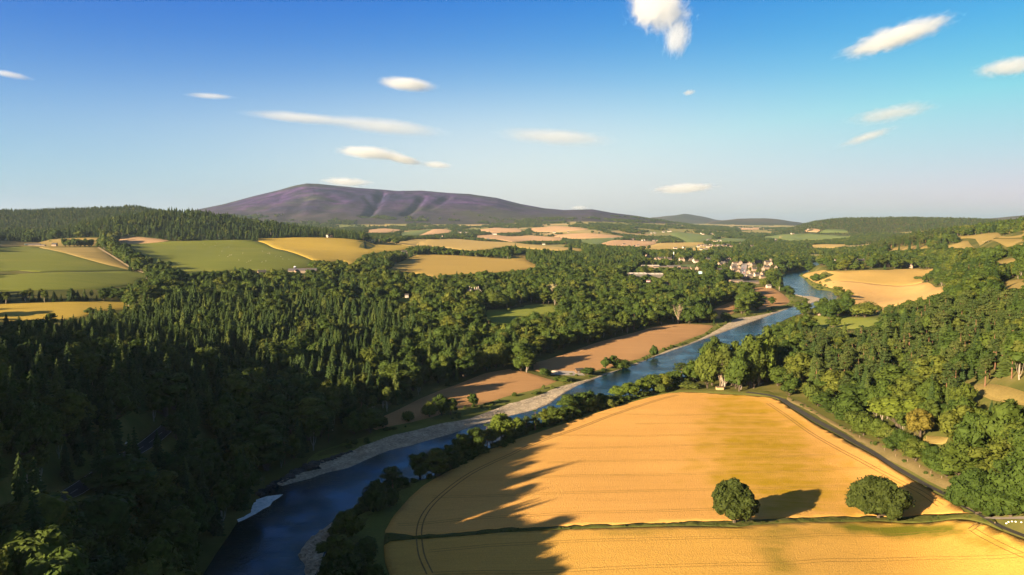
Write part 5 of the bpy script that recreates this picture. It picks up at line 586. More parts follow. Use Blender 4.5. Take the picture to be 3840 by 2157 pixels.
def make_spruce(seed, h, w, tiers, br, mat, cb=.06, droop=.35):
    rs = np.random.RandomState(seed); Vs, Fs, o = [], [], 0
    n = 9
    core = [(0.30 * w * (1 - t) * math.cos(6.283 * k / n) * rs.uniform(.8, 1.15), .30 * w * (1 - t) * math.sin(6.283 * k / n) * rs.uniform(.8, 1.15), h * (cb + t * (.97 - cb))) for t in (0, .3, .6, .85) for k in range(n)] + [(0, 0, h * .99)]
    Vs.append(np.array(core)); 
    for i in range(3):
        for k in range(n): Fs.append([i * n + k, i * n + (k + 1) % n, (i + 1) * n + (k + 1) % n, (i + 1) * n + k])
    for k in range(n): Fs.append([3 * n + k, 3 * n + (k + 1) % n, 4 * n])
    o = len(core)
    for i in range(tiers):
        t = i / tiers; z = h * (cb + (1 - cb) * t ** .92); rad = w / 2 * (1 - t) ** .82 * rs.uniform(.82, 1.12) + .12
        nb = max(4, int(br * (1 - t * .55))); a0 = rs.rand() * 6.28
        for k in range(nb):
            a = a0 + 6.283 * k / nb + rs.normal() * .18; r = rad * rs.uniform(.72, 1.15); dz = -r * droop * rs.uniform(.6, 1.3)
            dx, dy = math.cos(a), math.sin(a); wd = r * rs.uniform(.26, .4) + .1; th = h / tiers * .75
            p0 = (dx * .1 * r, dy * .1 * r, z + th * .5); p3 = (dx * r, dy * r, z + dz + r * .08)
            m0 = (dx * .55 * r - dy * wd, dy * .55 * r + dx * wd, z + dz * .75 - .12 * r); m1 = (dx * .55 * r + dy * wd, dy * .55 * r - dx * wd, z + dz * .75 - .12 * r); mt = (dx * .6 * r, dy * .6 * r, z + dz * .4 + th * .35)
            Vs.append(np.array([p0, m0, p3, m1, mt])); Fs += [[o, o + 1, o + 4], [o + 1, o + 2, o + 4], [o + 2, o + 3, o + 4], [o + 3, o, o + 4]]; o += 5
    crown = mesh_np('crown', np.concatenate(Vs), Fs, [mat])
    V, F = tube([(0, 0, -1), (0, 0, h * .5), (0, 0, h * .96)], [h * .014, h * .009, h * .002], 6)
    return crown, mesh_np('trunk', V, F, [M['bark']]), h, w
def make_pine(seed, h, w, mat, cb=.5, nl=11, flat=.5):
    rs = np.random.RandomState(seed); L = []
    for i in range(nl):
        t = rs.uniform(0, 1); z = h * (cb + (0.93 - cb) * t); rr = w / 2 * (0.85 - .55 * abs(t - .45)) * rs.uniform(.25, .85); a = rs.rand() * 6.283
        L.append((np.array([rr * math.cos(a), rr * math.sin(a), z]), w * rs.uniform(.15, .25)))
    L.append((np.array([0, 0, h * .95]), w * .16))
    crown = leaf_mesh('crown', mat, rs, L, 90, w * .05, flat=flat, core=.8, jit=.8)
    t = [tube([(0, 0, -1), (.01 * h, 0, h * .4), (0, .01 * h, h * .93)], [h * .017, h * .013, h * .004], 6)]
    for q, r in L[:6]: t.append(tube([(0, 0, q[2] - h * .06), tuple(q)], [h * .006, h * .002], 4))
    V, F = join(t)
    return crown, mesh_np('trunk', V, F, [M['pinebark']]), h, w
def make_bare(seed, h, w):
    rs = np.random.RandomState(seed); tr = [tube([(0, 0, -1), (0, 0, h * .2), (.02 * h, 0, h * .35)], [h * .026, h * .02, h * .016], 7)]; tw = []
    for i in range(13):
        a = rs.rand() * 6.28; r = w / 2 * rs.uniform(.15, .8); top = h * rs.uniform(.68, 1.0); z0 = h * rs.uniform(.22, .4)
        p = [(0, 0, z0), (r * .55 * math.cos(a), r * .55 * math.sin(a), z0 + (top - z0) * .35), (r * .9 * math.cos(a), r * .9 * math.sin(a), z0 + (top - z0) * .7), (r * math.cos(a), r * math.sin(a), top)]
        tr.append(tube(p, [h * .009, h * .007, h * .004, h * .0015], 5))
        for k in range(7):
            t = rs.uniform(.35, .95); q = np.array(p[1]) * (1 - t) + np.array(p[3]) * t; b = rs.rand() * 6.28; l = w * rs.uniform(.1, .26)
            tw.append(tube([tuple(q), (q[0] + l * math.cos(b), q[1] + l * math.sin(b), q[2] + l * .7)], [h * .003, h * .001], 4))
    V, F = join(tr); V2, F2 = join(tw)
    return mesh_np('branch', V2, F2, [M['deadwood']]), mesh_np('trunk', V, F, [M['deadwood']]), h, w
KIND = {}
KIND['broadleaf_tree'] = [make_broadleaf(11, 16, 13, 1.0, 15, 95, .62, M['leaf'], M['bark']), make_broadleaf(12, 18, 12, .9, 17, 95, .58, M['leaf'], M['bark'], .16, .25), make_broadleaf(13, 14, 14.5, 1.2, 18, 90, .64, M['leaf'], M['bark'], .15, .23), make_broadleaf(14, 19, 11, .6, 16, 90, .55, M['leaf'], M['bark'], .17, .26), make_broadleaf(15, 15, 12, .5, 24, 70, .52, M['leaf'], M['bark'], .12, .2)]
KIND['broadleaf_tree'] += [make_broadleaf(16, 20, 9.5, .8, 20, 80, .5, M['leaf'], M['bark'], .16, .24), make_broadleaf(17, 13, 15, 1.2, 30, 70, .5, M['leaf'], M['bark'], .10, .18), make_broadleaf(18, 17, 14, 1.5, 11, 120, .6, M['leaf'], M['bark'], .22, .34), make_broadleaf(19, 16, 15, 1.4, 34, 70, .48, M['leaf'], M['bark'], .08, .2, dome=True, jit=.5)]
KIND['spruce_tree'] = [make_spruce(25, 24, 9.6, 19, 13, M['spruceleaf'], droop=.55), make_spruce(26, 17, 8.0, 15, 11, M['spruceleaf'], .12, .2), make_spruce(21, 22, 8.6, 22, 14, M['spruceleaf']), make_spruce(22, 24, 7.8, 24, 13, M['spruceleaf'], droop=.5), make_spruce(23, 19, 8.4, 18, 14, M['spruceleaf'], droop=.25), make_spruce(24, 21, 7.0, 21, 12, M['spruceleaf'], droop=.45)]
KIND['pine_tree'] = [make_pine(31, 18, 8.5, M['pineleaf'], .42, 13), make_pine(32, 20, 8, M['pineleaf'], .35, 16, .6), make_pine(33, 17, 9, M['pineleaf'], .55, 10)]
KIND['birch_tree'] = [make_broadleaf(41, 15, 7, 2.5, 15, 70, .42, M['birchleaf'], M['palebark'], .14, .24, 4, tr=.014), make_broadleaf(42, 13, 6.5, 1.6, 13, 70, .42, M['birchleaf'], M['palebark'], .15, .26, 4, tr=.014)]
KIND['bush'] = [make_broadleaf(51, 5, 6.5, .2, 10, 80, .38, M['bushleaf'], M['bark'], .18, .3, 3), make_broadleaf(52, 4, 5, .2, 8, 80, .34, M['bushleaf'], M['bark'], .2, .32, 3)]
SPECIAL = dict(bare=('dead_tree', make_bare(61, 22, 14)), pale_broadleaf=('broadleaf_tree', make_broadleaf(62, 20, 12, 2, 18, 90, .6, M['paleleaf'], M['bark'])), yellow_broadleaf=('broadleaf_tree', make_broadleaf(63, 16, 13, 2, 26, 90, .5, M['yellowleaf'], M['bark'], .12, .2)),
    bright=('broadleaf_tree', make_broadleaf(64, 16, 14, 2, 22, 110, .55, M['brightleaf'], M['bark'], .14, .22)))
OAKS = [make_broadleaf(71 + i, h, w, 2.5, 80, 150, .48, M['oakleaf'] if i < 2 else M['leaf'], M['bark'], .065, .15, 16, 2, tr=.036, dome=True, jit=.55) for i, (h, w) in enumerate([(17.6, 20.0), (17.3, 25.5), (17.2, 23.5)])]
PLACED = []          # x, y, half width of everything that stands alone
def plant(name, var, x, y, h, w, rz, label, group=None, sink=.15):
    crown, trunk, h0, w0 = var
    e = empty(name, (x, y, gz(x, y) - sink), rz, (w / w0, w / w0, h / h0))
    props(e, label, {'bush': 'bush', 'dead_tree': 'dead tree', 'spruce_tree': 'spruce', 'pine_tree': 'pine', 'birch_tree': 'birch', 'oak_tree': 'oak'}.get(name, 'tree'), group)
    o = link(bpy.data.objects.new('trunk', trunk), e)
    o = link(bpy.data.objects.new('branch' if name == 'dead_tree' else 'crown', crown), e)
    return e
oak_i = 0; ORD = {}
TREES.sort(key=lambda q: q[1] / q[2])
for sp, x, y, h, w, lab in TREES:
    rz = RS.rand() * 6.28
    if sp == 'oak': nm, var = 'oak_tree', OAKS[oak_i]; oak_i += 1; rz = 0
    elif sp in SPECIAL: nm, var = SPECIAL[sp]
    else:
        nm = {'broadleaf': 'broadleaf_tree', 'pine': 'pine_tree', 'spruce': 'spruce_tree', 'birch': 'birch_tree', 'bush': 'bush'}[sp]
        var = KIND[nm][RS.randint(len(KIND[nm]))]
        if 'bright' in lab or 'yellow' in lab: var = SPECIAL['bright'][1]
    PLACED.append((x, y, w * .45))
    g = lab if ('belt beside' in lab or 'dense grove' in lab) else None
    if g:
        ORD[g] = ORD.get(g, 0) + 1
        lab = '%s, %s' % (lab, ['first', 'second', 'third', 'fourth', 'fifth', 'sixth', 'seventh', 'eighth', 'ninth', 'tenth', 'eleventh', 'twelfth', 'thirteenth', 'fourteenth', 'fifteenth', 'sixteenth', 'seventeenth', 'eighteenth', 'nineteenth', 'twentieth', 'twenty first', 'twenty second', 'twenty third', 'twenty fourth', 'twenty fifth', 'twenty sixth'][ORD[g] - 1] + ' from left')
    plant(nm, var, x, y, h, w * (1.0 if sp in ('oak', 'bare') else 1.3), rz, lab, g)
# ------------------------------------------------------------------ where woods may grow
HOUSE_XY = np.array([[b[1], b[2]] for b in BUILDINGS]); HOUSE_W = np.array([b[3] for b in BUILDINGS])
HZ = terrain(HOUSE_XY[:, 0], HOUSE_XY[:, 1])
HU, HV = dev(HOUSE_XY[:, 0], HOUSE_XY[:, 1], HZ + np.array([{'mansion': 8.0, 'white_cottage': 3.0}.get(b[0], 3.0) for b in BUILDINGS])); HD = np.hypot(HOUSE_XY[:, 0], HOUSE_XY[:, 1])
OPENW = [np.array(f[3]) for f in FIELDS] + [np.array(RIVER)] + [np.array(GRAVELS[0]), np.array(STRIP), np.array(VERGE), np.array(DRY_VERGE)] + [np.array(p) for p in BANKS]
OPENV = []
for P in OPENW:
    u, v = dev(P[:, 0], P[:, 1], terrain(P[:, 0], P[:, 1])); OPENV.append((np.stack([u, v], -1), np.hypot(P[:, 0], P[:, 1])))
def inside(U, V_, P):
    lo, hi = P.min(0), P.max(0); m = (U > lo[0]) & (U < hi[0]) & (V_ > lo[1]) & (V_ < hi[1]); r = np.zeros(U.shape, bool)
    if m.any(): r[m] = river_sd(U[m], V_[m], P) < 0
    return r
def thin(x, y, cell):
    key = {}; out = []
    for i, (a, b) in enumerate(zip(np.floor(x / cell).astype(int), np.floor(y / cell).astype(int))):
        if (a, b) not in key: key[(a, b)] = 1; out.append(i)
    return out
TREE = []
BANDS = [(130, 700, 7.0), (700, 1300, 8.5), (1300, 2600, 11.0), (2600, 4600, 13.5), (4600, 8600, 17.0)]
for d0, d1, spc in BANDS:
    xm = d1 * .72
    gx, gy = np.meshgrid(np.arange(-xm, xm, spc), np.arange(d0 * .75, d1, spc)); gx, gy = gx.ravel(), gy.ravel()
    gx = gx + RS.uniform(-.42, .42, gx.shape) * spc; gy = gy + RS.uniform(-.42, .42, gx.shape) * spc
    d = np.hypot(gx, gy); m = (d >= d0) & (d < d1) & (np.abs(gx) < gy * .71 + 25)
    gx, gy = gx[m], gy[m]; d = d[m]
    z, kd, sd = terrain(gx, gy, True)
    ok = (sd > 4) & (kd != 3) & ~((kd == 1) & (z > 205)) & (d < 8300)
    if d0 >= 2600:
        pat = wob(gx, gy, 900, 8) + .6 * wob(gx, gy, 300, 9)
        ok &= (pat > (-.1 if d0 < 4600 else .05)) | (kd == 2)
    ok &= ~((kd == 1) & (wob(gx, gy, 700, 10) + (z - 150) / 60 > .2))
    gx, gy, z, d, kd = gx[ok], gy[ok], z[ok], d[ok], kd[ok]
    # species
    con = np.zeros(gx.shape, bool)
    for P in CONIFER: con |= inside(gx, gy, np.array(P))
    con |= kd == 2
    r = RS.rand(len(gx)); sp = np.full(gx.shape, 0)
    spw = wob(gx, gy, 120, 4)
    cf = np.where(wob(gx, gy, 150, 14) > -.25, .78, .30); cf = np.where(kd == 2, .85, cf)
    sp[con & (r < cf)] = 1; sp[con & (r >= .90)] = 3
    east = (gx > .16 * gy + 60) & con
    sp[east & (r < .55)] = 2; sp[east & (r >= .55) & (r < .72)] = 1
    sp[~con & (r < .10)] = 3; sp[~con & (r > .90)] = 1; sp[~con & (r > .86) & (r <= .9)] = 2
    sp[~con & (spw > .75) & (r < .5)] = 1
    # sizes
    h0 = np.array([19.0, 21.5, 20.0, 16.0])[sp]; h = h0 * RS.uniform(.58, 1.2, gx.shape) * (1 + .16 * wob(gx, gy, 90, 6))
    h = np.where((kd == 2) & (d < 4300), h * .8, h)
    h = np.where(d > 2600, h * .72, h)
    w = h * np.array([.98, .40, .46, .54])[sp] * RS.uniform(.82, 1.22, gx.shape) * (spc / 7.0) ** .22
    dl = np.full(gx.shape, 1e9)
    # the wood's own spacing: broad crowns need room
    keep = ~((sp == 0) & (RS.rand(len(gx)) < (0.58 if d0 < 700 else .46 if d0 < 1300 else .22 if d0 < 2600 else 0)))
    for P in OPENW: 
        lo, hi = P.min(0) - 8, P.max(0) + 8; mm = (gx > lo[0]) & (gx < hi[0]) & (gy > lo[1]) & (gy < hi[1]) & keep
        if mm.any():
            q = np.zeros(gx.shape, bool); q[mm] = river_sd(gx[mm], gy[mm], P) < w[mm] * .30; keep &= ~q
    for n_, (L, wd) in RL.items():
        lo, hi = L.min(0) - 12, L.max(0) + 12; mm = (gx > lo[0]) & (gx < hi[0]) & (gy > lo[1]) & (gy < hi[1])
        if mm.any():
            q = np.zeros(gx.shape, bool); q[mm] = line_dist(gx[mm], gy[mm], np.c_[L, L[:, :1]])[0] < wd / 2 + w[mm] * .22; keep &= ~q
    for x, y, rr in PLACED: keep &= ~((gx - x) ** 2 + (gy - y) ** 2 < (rr + w * .25) ** 2)
    # sight lines: woods end where the fields, river and houses open behind them
    U1, V1 = dev(gx, gy, z + h * .86); U0, V0 = dev(gx, gy, z)
    def blocks(sel):
        q = np.zeros(gx.shape, bool)
        for P, pd in OPENV:
            mm = sel & (d < pd.max())
            if not mm.any(): continue
            for hf in ((.86, .62, .38) if d0 < 2600 else (.86,)): q |= inside(*dev(gx, gy, z + h * hf), P) & mm
        return q
    bad = blocks(keep); h = np.where(bad, h * .5, h); w = np.where(bad, w * .66, w)      # lower trees at the wood edges
    bad = blocks(keep & bad); keep &= ~bad
    U1, V1 = dev(gx, gy, z + h * .86)
    for hu, hv, hd, hw in zip(HU, HV, HD, HOUSE_W):
        half = (hw * .55 + w * .5) / d
        keep &= ~((d < hd + 6) & (np.abs(U1 - hu) < half) & (V1 > hv) & (V0 < hv + .004))
        keep &= ~((np.abs(gx - 0) < 0))
    for (hx, hy), hw in zip(HOUSE_XY, HOUSE_W): keep &= ~((gx - hx) ** 2 + (gy - hy) ** 2 < (hw * .55 + w * .35) ** 2)
    L, wd = RL['main_road']
    u, v = dev(L[:, 0], L[:, 1], terrain(L[:, 0], L[:, 1]))
    if d0 < 700:
        seg = np.stack([u, v], -1)
        for a, b_ in ROAD_GAPS:
            sg = seg[int(a * len(seg)):int(b_ * len(seg)) + 1]
            for k in range(len(sg)): keep &= ~((np.abs(U1 - sg[k, 0]) < .004) & (V1 > sg[k, 1] - .004) & (V0 < sg[k, 1] + .002))
    if d0 >= 1300:
        keep &= ~(inside(gx, gy, np.array(TOWN)) & (RS.rand(len(gx)) < .25))
    L, wd = RL['town_street']; u, v = dev(L[:, 0], L[:, 1], terrain(L[:, 0], L[:, 1]))
    for k in range(len(u)): keep &= ~((np.abs(U1 - u[k]) < .0055) & (V1 > v[k] - .001) & (V0 < v[k] + .002) & (d < 1900))
    for a in zip(gx[keep], gy[keep], z[keep], h[keep], w[keep], sp[keep], d[keep], U1[keep], V1[keep]): TREE.append(a)
TREE = np.array(TREE)
NAMES = ['broadleaf_tree', 'spruce_tree', 'pine_tree', 'birch_tree']
# out of frame: the wooded ridge left of and behind the drone that shades the near valley
rx, ry = [], []
sr = np.array(SIDE_RIDGE)
gx, gy = np.meshgrid(np.arange(sr[:, 0].min() - 60, sr[:, 0].max() + 60, 7.5), np.arange(sr[:, 1].min() - 60, sr[:, 1].max() + 60, 7.5)); gx, gy = gx.ravel(), gy.ravel()
gx = gx + RS.uniform(-3, 3, gx.shape); gy = gy + RS.uniform(-3, 3, gy.shape)
q, _ = line_dist(gx, gy, sr); m = (q < 60) & (np.abs(gx) > gy * .76 + 30); gx, gy = gx[m], gy[m]
hs = RS.uniform(12, 24, gx.shape) * (1 + .15 * wob(gx, gy, 60, 3)); ridge_trees = np.stack([gx, gy, terrain(gx, gy), hs, hs * .38, np.ones(gx.shape), np.hypot(gx, gy), gx * 0 + 99, gx * 0], -1)
# ------------------------------------------------------------------ the trees that show largest, one by one
LIMU, LIMV = math.tan(R(34.0)), math.tan(R(34.0)) * 575 / 1024
used = {n: sum(1 for t in TREES if {'broadleaf': 'broadleaf_tree', 'pale_broadleaf': 'broadleaf_tree', 'yellow_broadleaf': 'broadleaf_tree', 'pine': 'pine_tree', 'spruce': 'spruce_tree', 'birch': 'birch_tree'}.get(t[0]) == n) for n in NAMES}
SP_WORD = ['broadleaf', 'spruce', 'pine', 'birch']
def stand_of(x, y, d, u):
    best = min(LANDMARKS, key=lambda l: (l[0] - x) ** 2 + (l[1] - y) ** 2)
    return best[2]
solo = np.zeros(len(TREE), bool)
for k, n in enumerate(NAMES):
    ii = np.nonzero((TREE[:, 5] == k) & (np.abs(TREE[:, 7]) < LIMU) & (TREE[:, 8] > -LIMV * .97))[0]
    ii = ii[np.argsort(-TREE[ii, 3] / TREE[ii, 6])][:300 - used[n]]
    solo[ii] = True
    rows = {}
    for i in ii:
        x, y, z, h, w, sp, d, u, v = TREE[i]
        size = 'tall' if h > [20, 23, 21, 17][k] else ('low' if h < [14.5, 17, 15.5, 12][k] else 'mid')
        rows.setdefault((stand_of(x, y, d, u), size), []).append(i)
    for (where, size), mem in rows.items():
        mem = sorted(mem, key=lambda q: -TREE[q, 3] / TREE[q, 6]); nr = max(1, math.ceil(len(mem) / 9)); ranks = [mem[a::1][:0] for a in range(0)]
        by_d = sorted(mem, key=lambda q: TREE[q, 6]); per = math.ceil(len(by_d) / nr)
        for a in range(nr):
            row = sorted(by_d[a * per:(a + 1) * per], key=lambda q: TREE[q, 7])
            rank = '' if nr == 1 else (' ' + (['front rank', 'rear rank'] if nr == 2 else ['front rank', 'middle rank', 'rear rank'] if nr == 3 else ['nearest rank', 'second rank', 'third rank', 'fourth rank', 'fifth rank', 'sixth rank', 'seventh rank', 'eighth rank'])[min(a, 7)] + ',')
            for c_, i in enumerate(row):
                x, y, z, h, w, sp, d, u, v = TREE[i]
                o_ = '' if len(row) == 1 else ('leftmost ' if c_ == 0 else 'rightmost ' if c_ == len(row) - 1 else ['second', 'third', 'fourth', 'fifth', 'sixth', 'seventh', 'eighth', 'ninth'][min(c_ - 1, 7)] + ' ')
                fl = '' if o_ in ('', 'leftmost ', 'rightmost ') else ' from left'
                var = KIND[n][RS.randint(len(KIND[n]))]
                plant(n, var, x, y, h, w, RS.rand() * 6.28, '%s%s %s%s%s %s' % (o_, size, SP_WORD[k], fl, rank, where), '%s trees %s' % (SP_WORD[k].replace(' tree', ''), where), .3)
# ------------------------------------------------------------------ the rest of each kind as one wood
def wood(name, T, kind, label):
    me = bpy.data.meshes.new(name); me.vertices.add(len(T)); me.vertices.foreach_set('co', np.stack([T[:, 0], T[:, 1], T[:, 2] - .3], -1).astype(np.float32).ravel())
    vs = KIND[kind]; ix = RS.randint(0, len(vs), len(T))
    h0 = np.array([v[2] for v in vs]); w0 = np.array([v[3] for v in vs])
    sc = np.stack([T[:, 4] / w0[ix], T[:, 4] / w0[ix], T[:, 3] / h0[ix]], -1).astype(np.float32)
    for nm, ty, arr, key in (('tree_scale', 'FLOAT_VECTOR', sc, 'vector'), ('tree_turn', 'FLOAT_VECTOR', np.stack([RS.normal(size=len(T)) * .03, RS.normal(size=len(T)) * .03, RS.rand(len(T)) * 6.283], -1).astype(np.float32), 'vector'), ('tree_kind', 'INT', ix.astype(np.int32), 'value')):
        a = me.attributes.new(nm, ty, 'POINT'); a.data.foreach_set(key, arr.ravel())
    o = obj(name, me); props(o, label, kind='stuff')
    ng = bpy.data.node_groups.new(name, 'GeometryNodeTree'); ng.interface.new_socket('Geometry', in_out='INPUT', socket_type='NodeSocketGeometry'); ng.interface.new_socket('Geometry', in_out='OUTPUT', socket_type='NodeSocketGeometry')
    gi = ng.nodes.new('NodeGroupInput'); go = ng.nodes.new('NodeGroupOutput'); ip = ng.nodes.new('GeometryNodeInstanceOnPoints'); jn = ng.nodes.new('GeometryNodeJoinGeometry')
    for v in vs:
        j2 = ng.nodes.new('GeometryNodeJoinGeometry')
        for me_ in (v[0], v[1]):
            src = next(ob for ob in COL.objects if ob.data == me_)
            oi = ng.nodes.new('GeometryNodeObjectInfo'); oi.inputs['As Instance'].default_value = True; oi.inputs['Object'].default_value = src; ng.links.new(oi.outputs['Geometry'], j2.inputs[0])
        g2 = ng.nodes.new('GeometryNodeGeometryToInstance'); ng.links.new(j2.outputs[0], g2.inputs[0]); ng.links.new(g2.outputs[0], jn.inputs[0])
    ng.links.new(gi.outputs[0], ip.inputs['Points']); ng.links.new(jn.outputs[0], ip.inputs['Instance']); ip.inputs['Pick Instance'].default_value = True
    for nm, ty, sock in (('tree_scale', 'FLOAT_VECTOR', 'Scale'), ('tree_turn', 'FLOAT_VECTOR', 'Rotation'), ('tree_kind', 'INT', 'Instance Index')):
        na_ = ng.nodes.new('GeometryNodeInputNamedAttribute'); na_.data_type = ty; na_.inputs[0].default_value = nm
        out_ = na_.outputs['Attribute']
        if sock == 'Rotation':
            er = ng.nodes.new('FunctionNodeEulerToRotation'); ng.links.new(out_, er.inputs[0]); out_ = er.outputs[0]
        ng.links.new(out_, ip.inputs[sock])
    ng.links.new(ip.outputs[0], go.inputs[0])
    md = o.modifiers.new('wood', 'NODES'); md.node_group = ng
    return o
for k, n in enumerate(NAMES):
    T_ = TREE[~solo & (TREE[:, 5] == k)]
    if k == 1: T_ = np.concatenate([T_, ridge_trees])
    wood(n.replace('_tree', '_wood'), T_, n, 'massed %s woods over the valley sides and far hills' % SP_WORD[k].replace(' tree', ''))
print('TREES', len(TREE), [int((TREE[:, 5] == k).sum()) for k in range(4)], 'ridge', len(ridge_trees))
# ------------------------------------------------------------------ bushes along banks, verges and the strip
BUSH = []
for P, n, lo, hi in [(BANKS[0], 90, 1.0, 2.6), (STRIP, 420, .5, 1.0), (BANKS[1], 60, 1.0, 3.0), (BANKS[2], 40, 1.5, 4), (DRY_VERGE, 26, .6, 1.6), (FIELDS[9][3], 3, 2, 4)]:
    P = np.array(P); a, b_ = P.min(0), P.max(0)
    X, Y = RS.uniform(a[0], b_[0], n * 60), RS.uniform(a[1], b_[1], n * 60); q = np.nonzero(river_sd(X, Y, P) < -.5)[0][:n]
    for x, y, g_ in zip(X[q], Y[q], terrain(X[q], Y[q])): BUSH.append((x, y, g_, RS.uniform(lo, hi), RS.uniform(lo, hi) * 1.3))
L = dense(BANKLINE, 1.0)
for i in range(210):
    x, y = L[RS.randint(len(L))] + RS.normal(size=2) * 1.1; hh = RS.uniform(1.6, 4.6)
    BUSH.append((x, y, gz(x, y), hh, hh * RS.uniform(1.1, 1.7)))
B_ = np.array(BUSH); B_ = np.c_[B_, np.zeros((len(B_), 4))]
wood('undergrowth', B_, 'bush', 'low scrub scattered over the river banks and lane verge')
# ------------------------------------------------------------------ buildings
def box(x0, x1, y0, y1, z0, z1):
    return [(x0, y0, z0), (x1, y0, z0), (x1, y1, z0), (x0, y1, z0), (x0, y0, z1), (x1, y0, z1), (x1, y1, z1), (x0, y1, z1)], [[0, 3, 2, 1], [4, 5, 6, 7], [0, 1, 5, 4], [1, 2, 6, 5], [2, 3, 7, 6], [3, 0, 4, 7]]
def gable(L, w, e, r):
    a, b = L / 2, w / 2
    return [(-a, -b, -2), (a, -b, -2), (a, b, -2), (-a, b, -2), (-a, -b, e), (a, -b, e), (a, b, e), (-a, b, e), (-a, 0, e + r), (a, 0, e + r)], [[0, 1, 5, 4], [2, 3, 7, 6], [1, 2, 6, 9, 5], [3, 0, 4, 8, 7], [4, 5, 9, 8], [6, 7, 8, 9]]
def roof_slabs(L, w, e, r, t=.25, o=.4):
    a, b = L / 2 + o, w / 2 + o; k = r / (w / 2); lo = e - o * k + .06; hi = e + r + .06
    V = [(-a, -b, lo), (a, -b, lo), (a, 0, hi), (-a, 0, hi), (-a, b, lo), (a, b, lo)]; V = V + [(x, y, z + t) for x, y, z in V]
    return V, [[0, 3, 2, 1], [3, 4, 5, 2], [6, 7, 8, 9], [9, 8, 11, 10], [0, 1, 7, 6], [4, 10, 11, 5], [0, 6, 9, 3], [3, 9, 10, 4], [1, 2, 8, 7], [2, 5, 11, 8]]
def part(name, vf, mat, parent, smooth=False):
    V, F = vf if not isinstance(vf, list) else join(vf)
    return obj(name, mesh_np(name, V, F, [M[mat]], smooth), parent)
MESHES = {}
def part_shared(key, name, fn, mat, parent):
    if key not in MESHES:
        V, F = fn(); MESHES[key] = mesh_np(name, V, F, [M[mat]])
    return obj(name, MESHES[key], parent)
def windows(e, L, w, eaves, n, z=1.1, glass='glass', hh=1.3, both=True):
    for s in ((-1, 1) if both else (-1,)):
        for i in range(n):
            x = -L / 2 + L * (i + .5) / n; y = s * (w / 2 + .03)
            f = part('window', box(x - .55, x + .55, y - .05, y + .05, z, z + hh), 'white_paint', e); 
            part('pane', box(x - .45, x + .45, y - .07, y + .07, z + .1, z + hh - .1), glass, f)
def chimney_at(x, z, h=1.6): return [box(x - .45, x + .45, -.45, .45, z - .8, z + h * .75), box(x - .3, x - .08, -.15, .15, z + h * .75, z + h), box(x + .08, x + .3, -.15, .15, z + h * .75, z + h)]
TOWN_GROUP = {'stone_house': 'stone houses of the small town', 'white_house': 'white houses of the small town'}
def place_label(x, y):
    return min(TOWN_MARKS, key=lambda l: (l[0] - x) ** 2 + (l[1] - y) ** 2)[2]
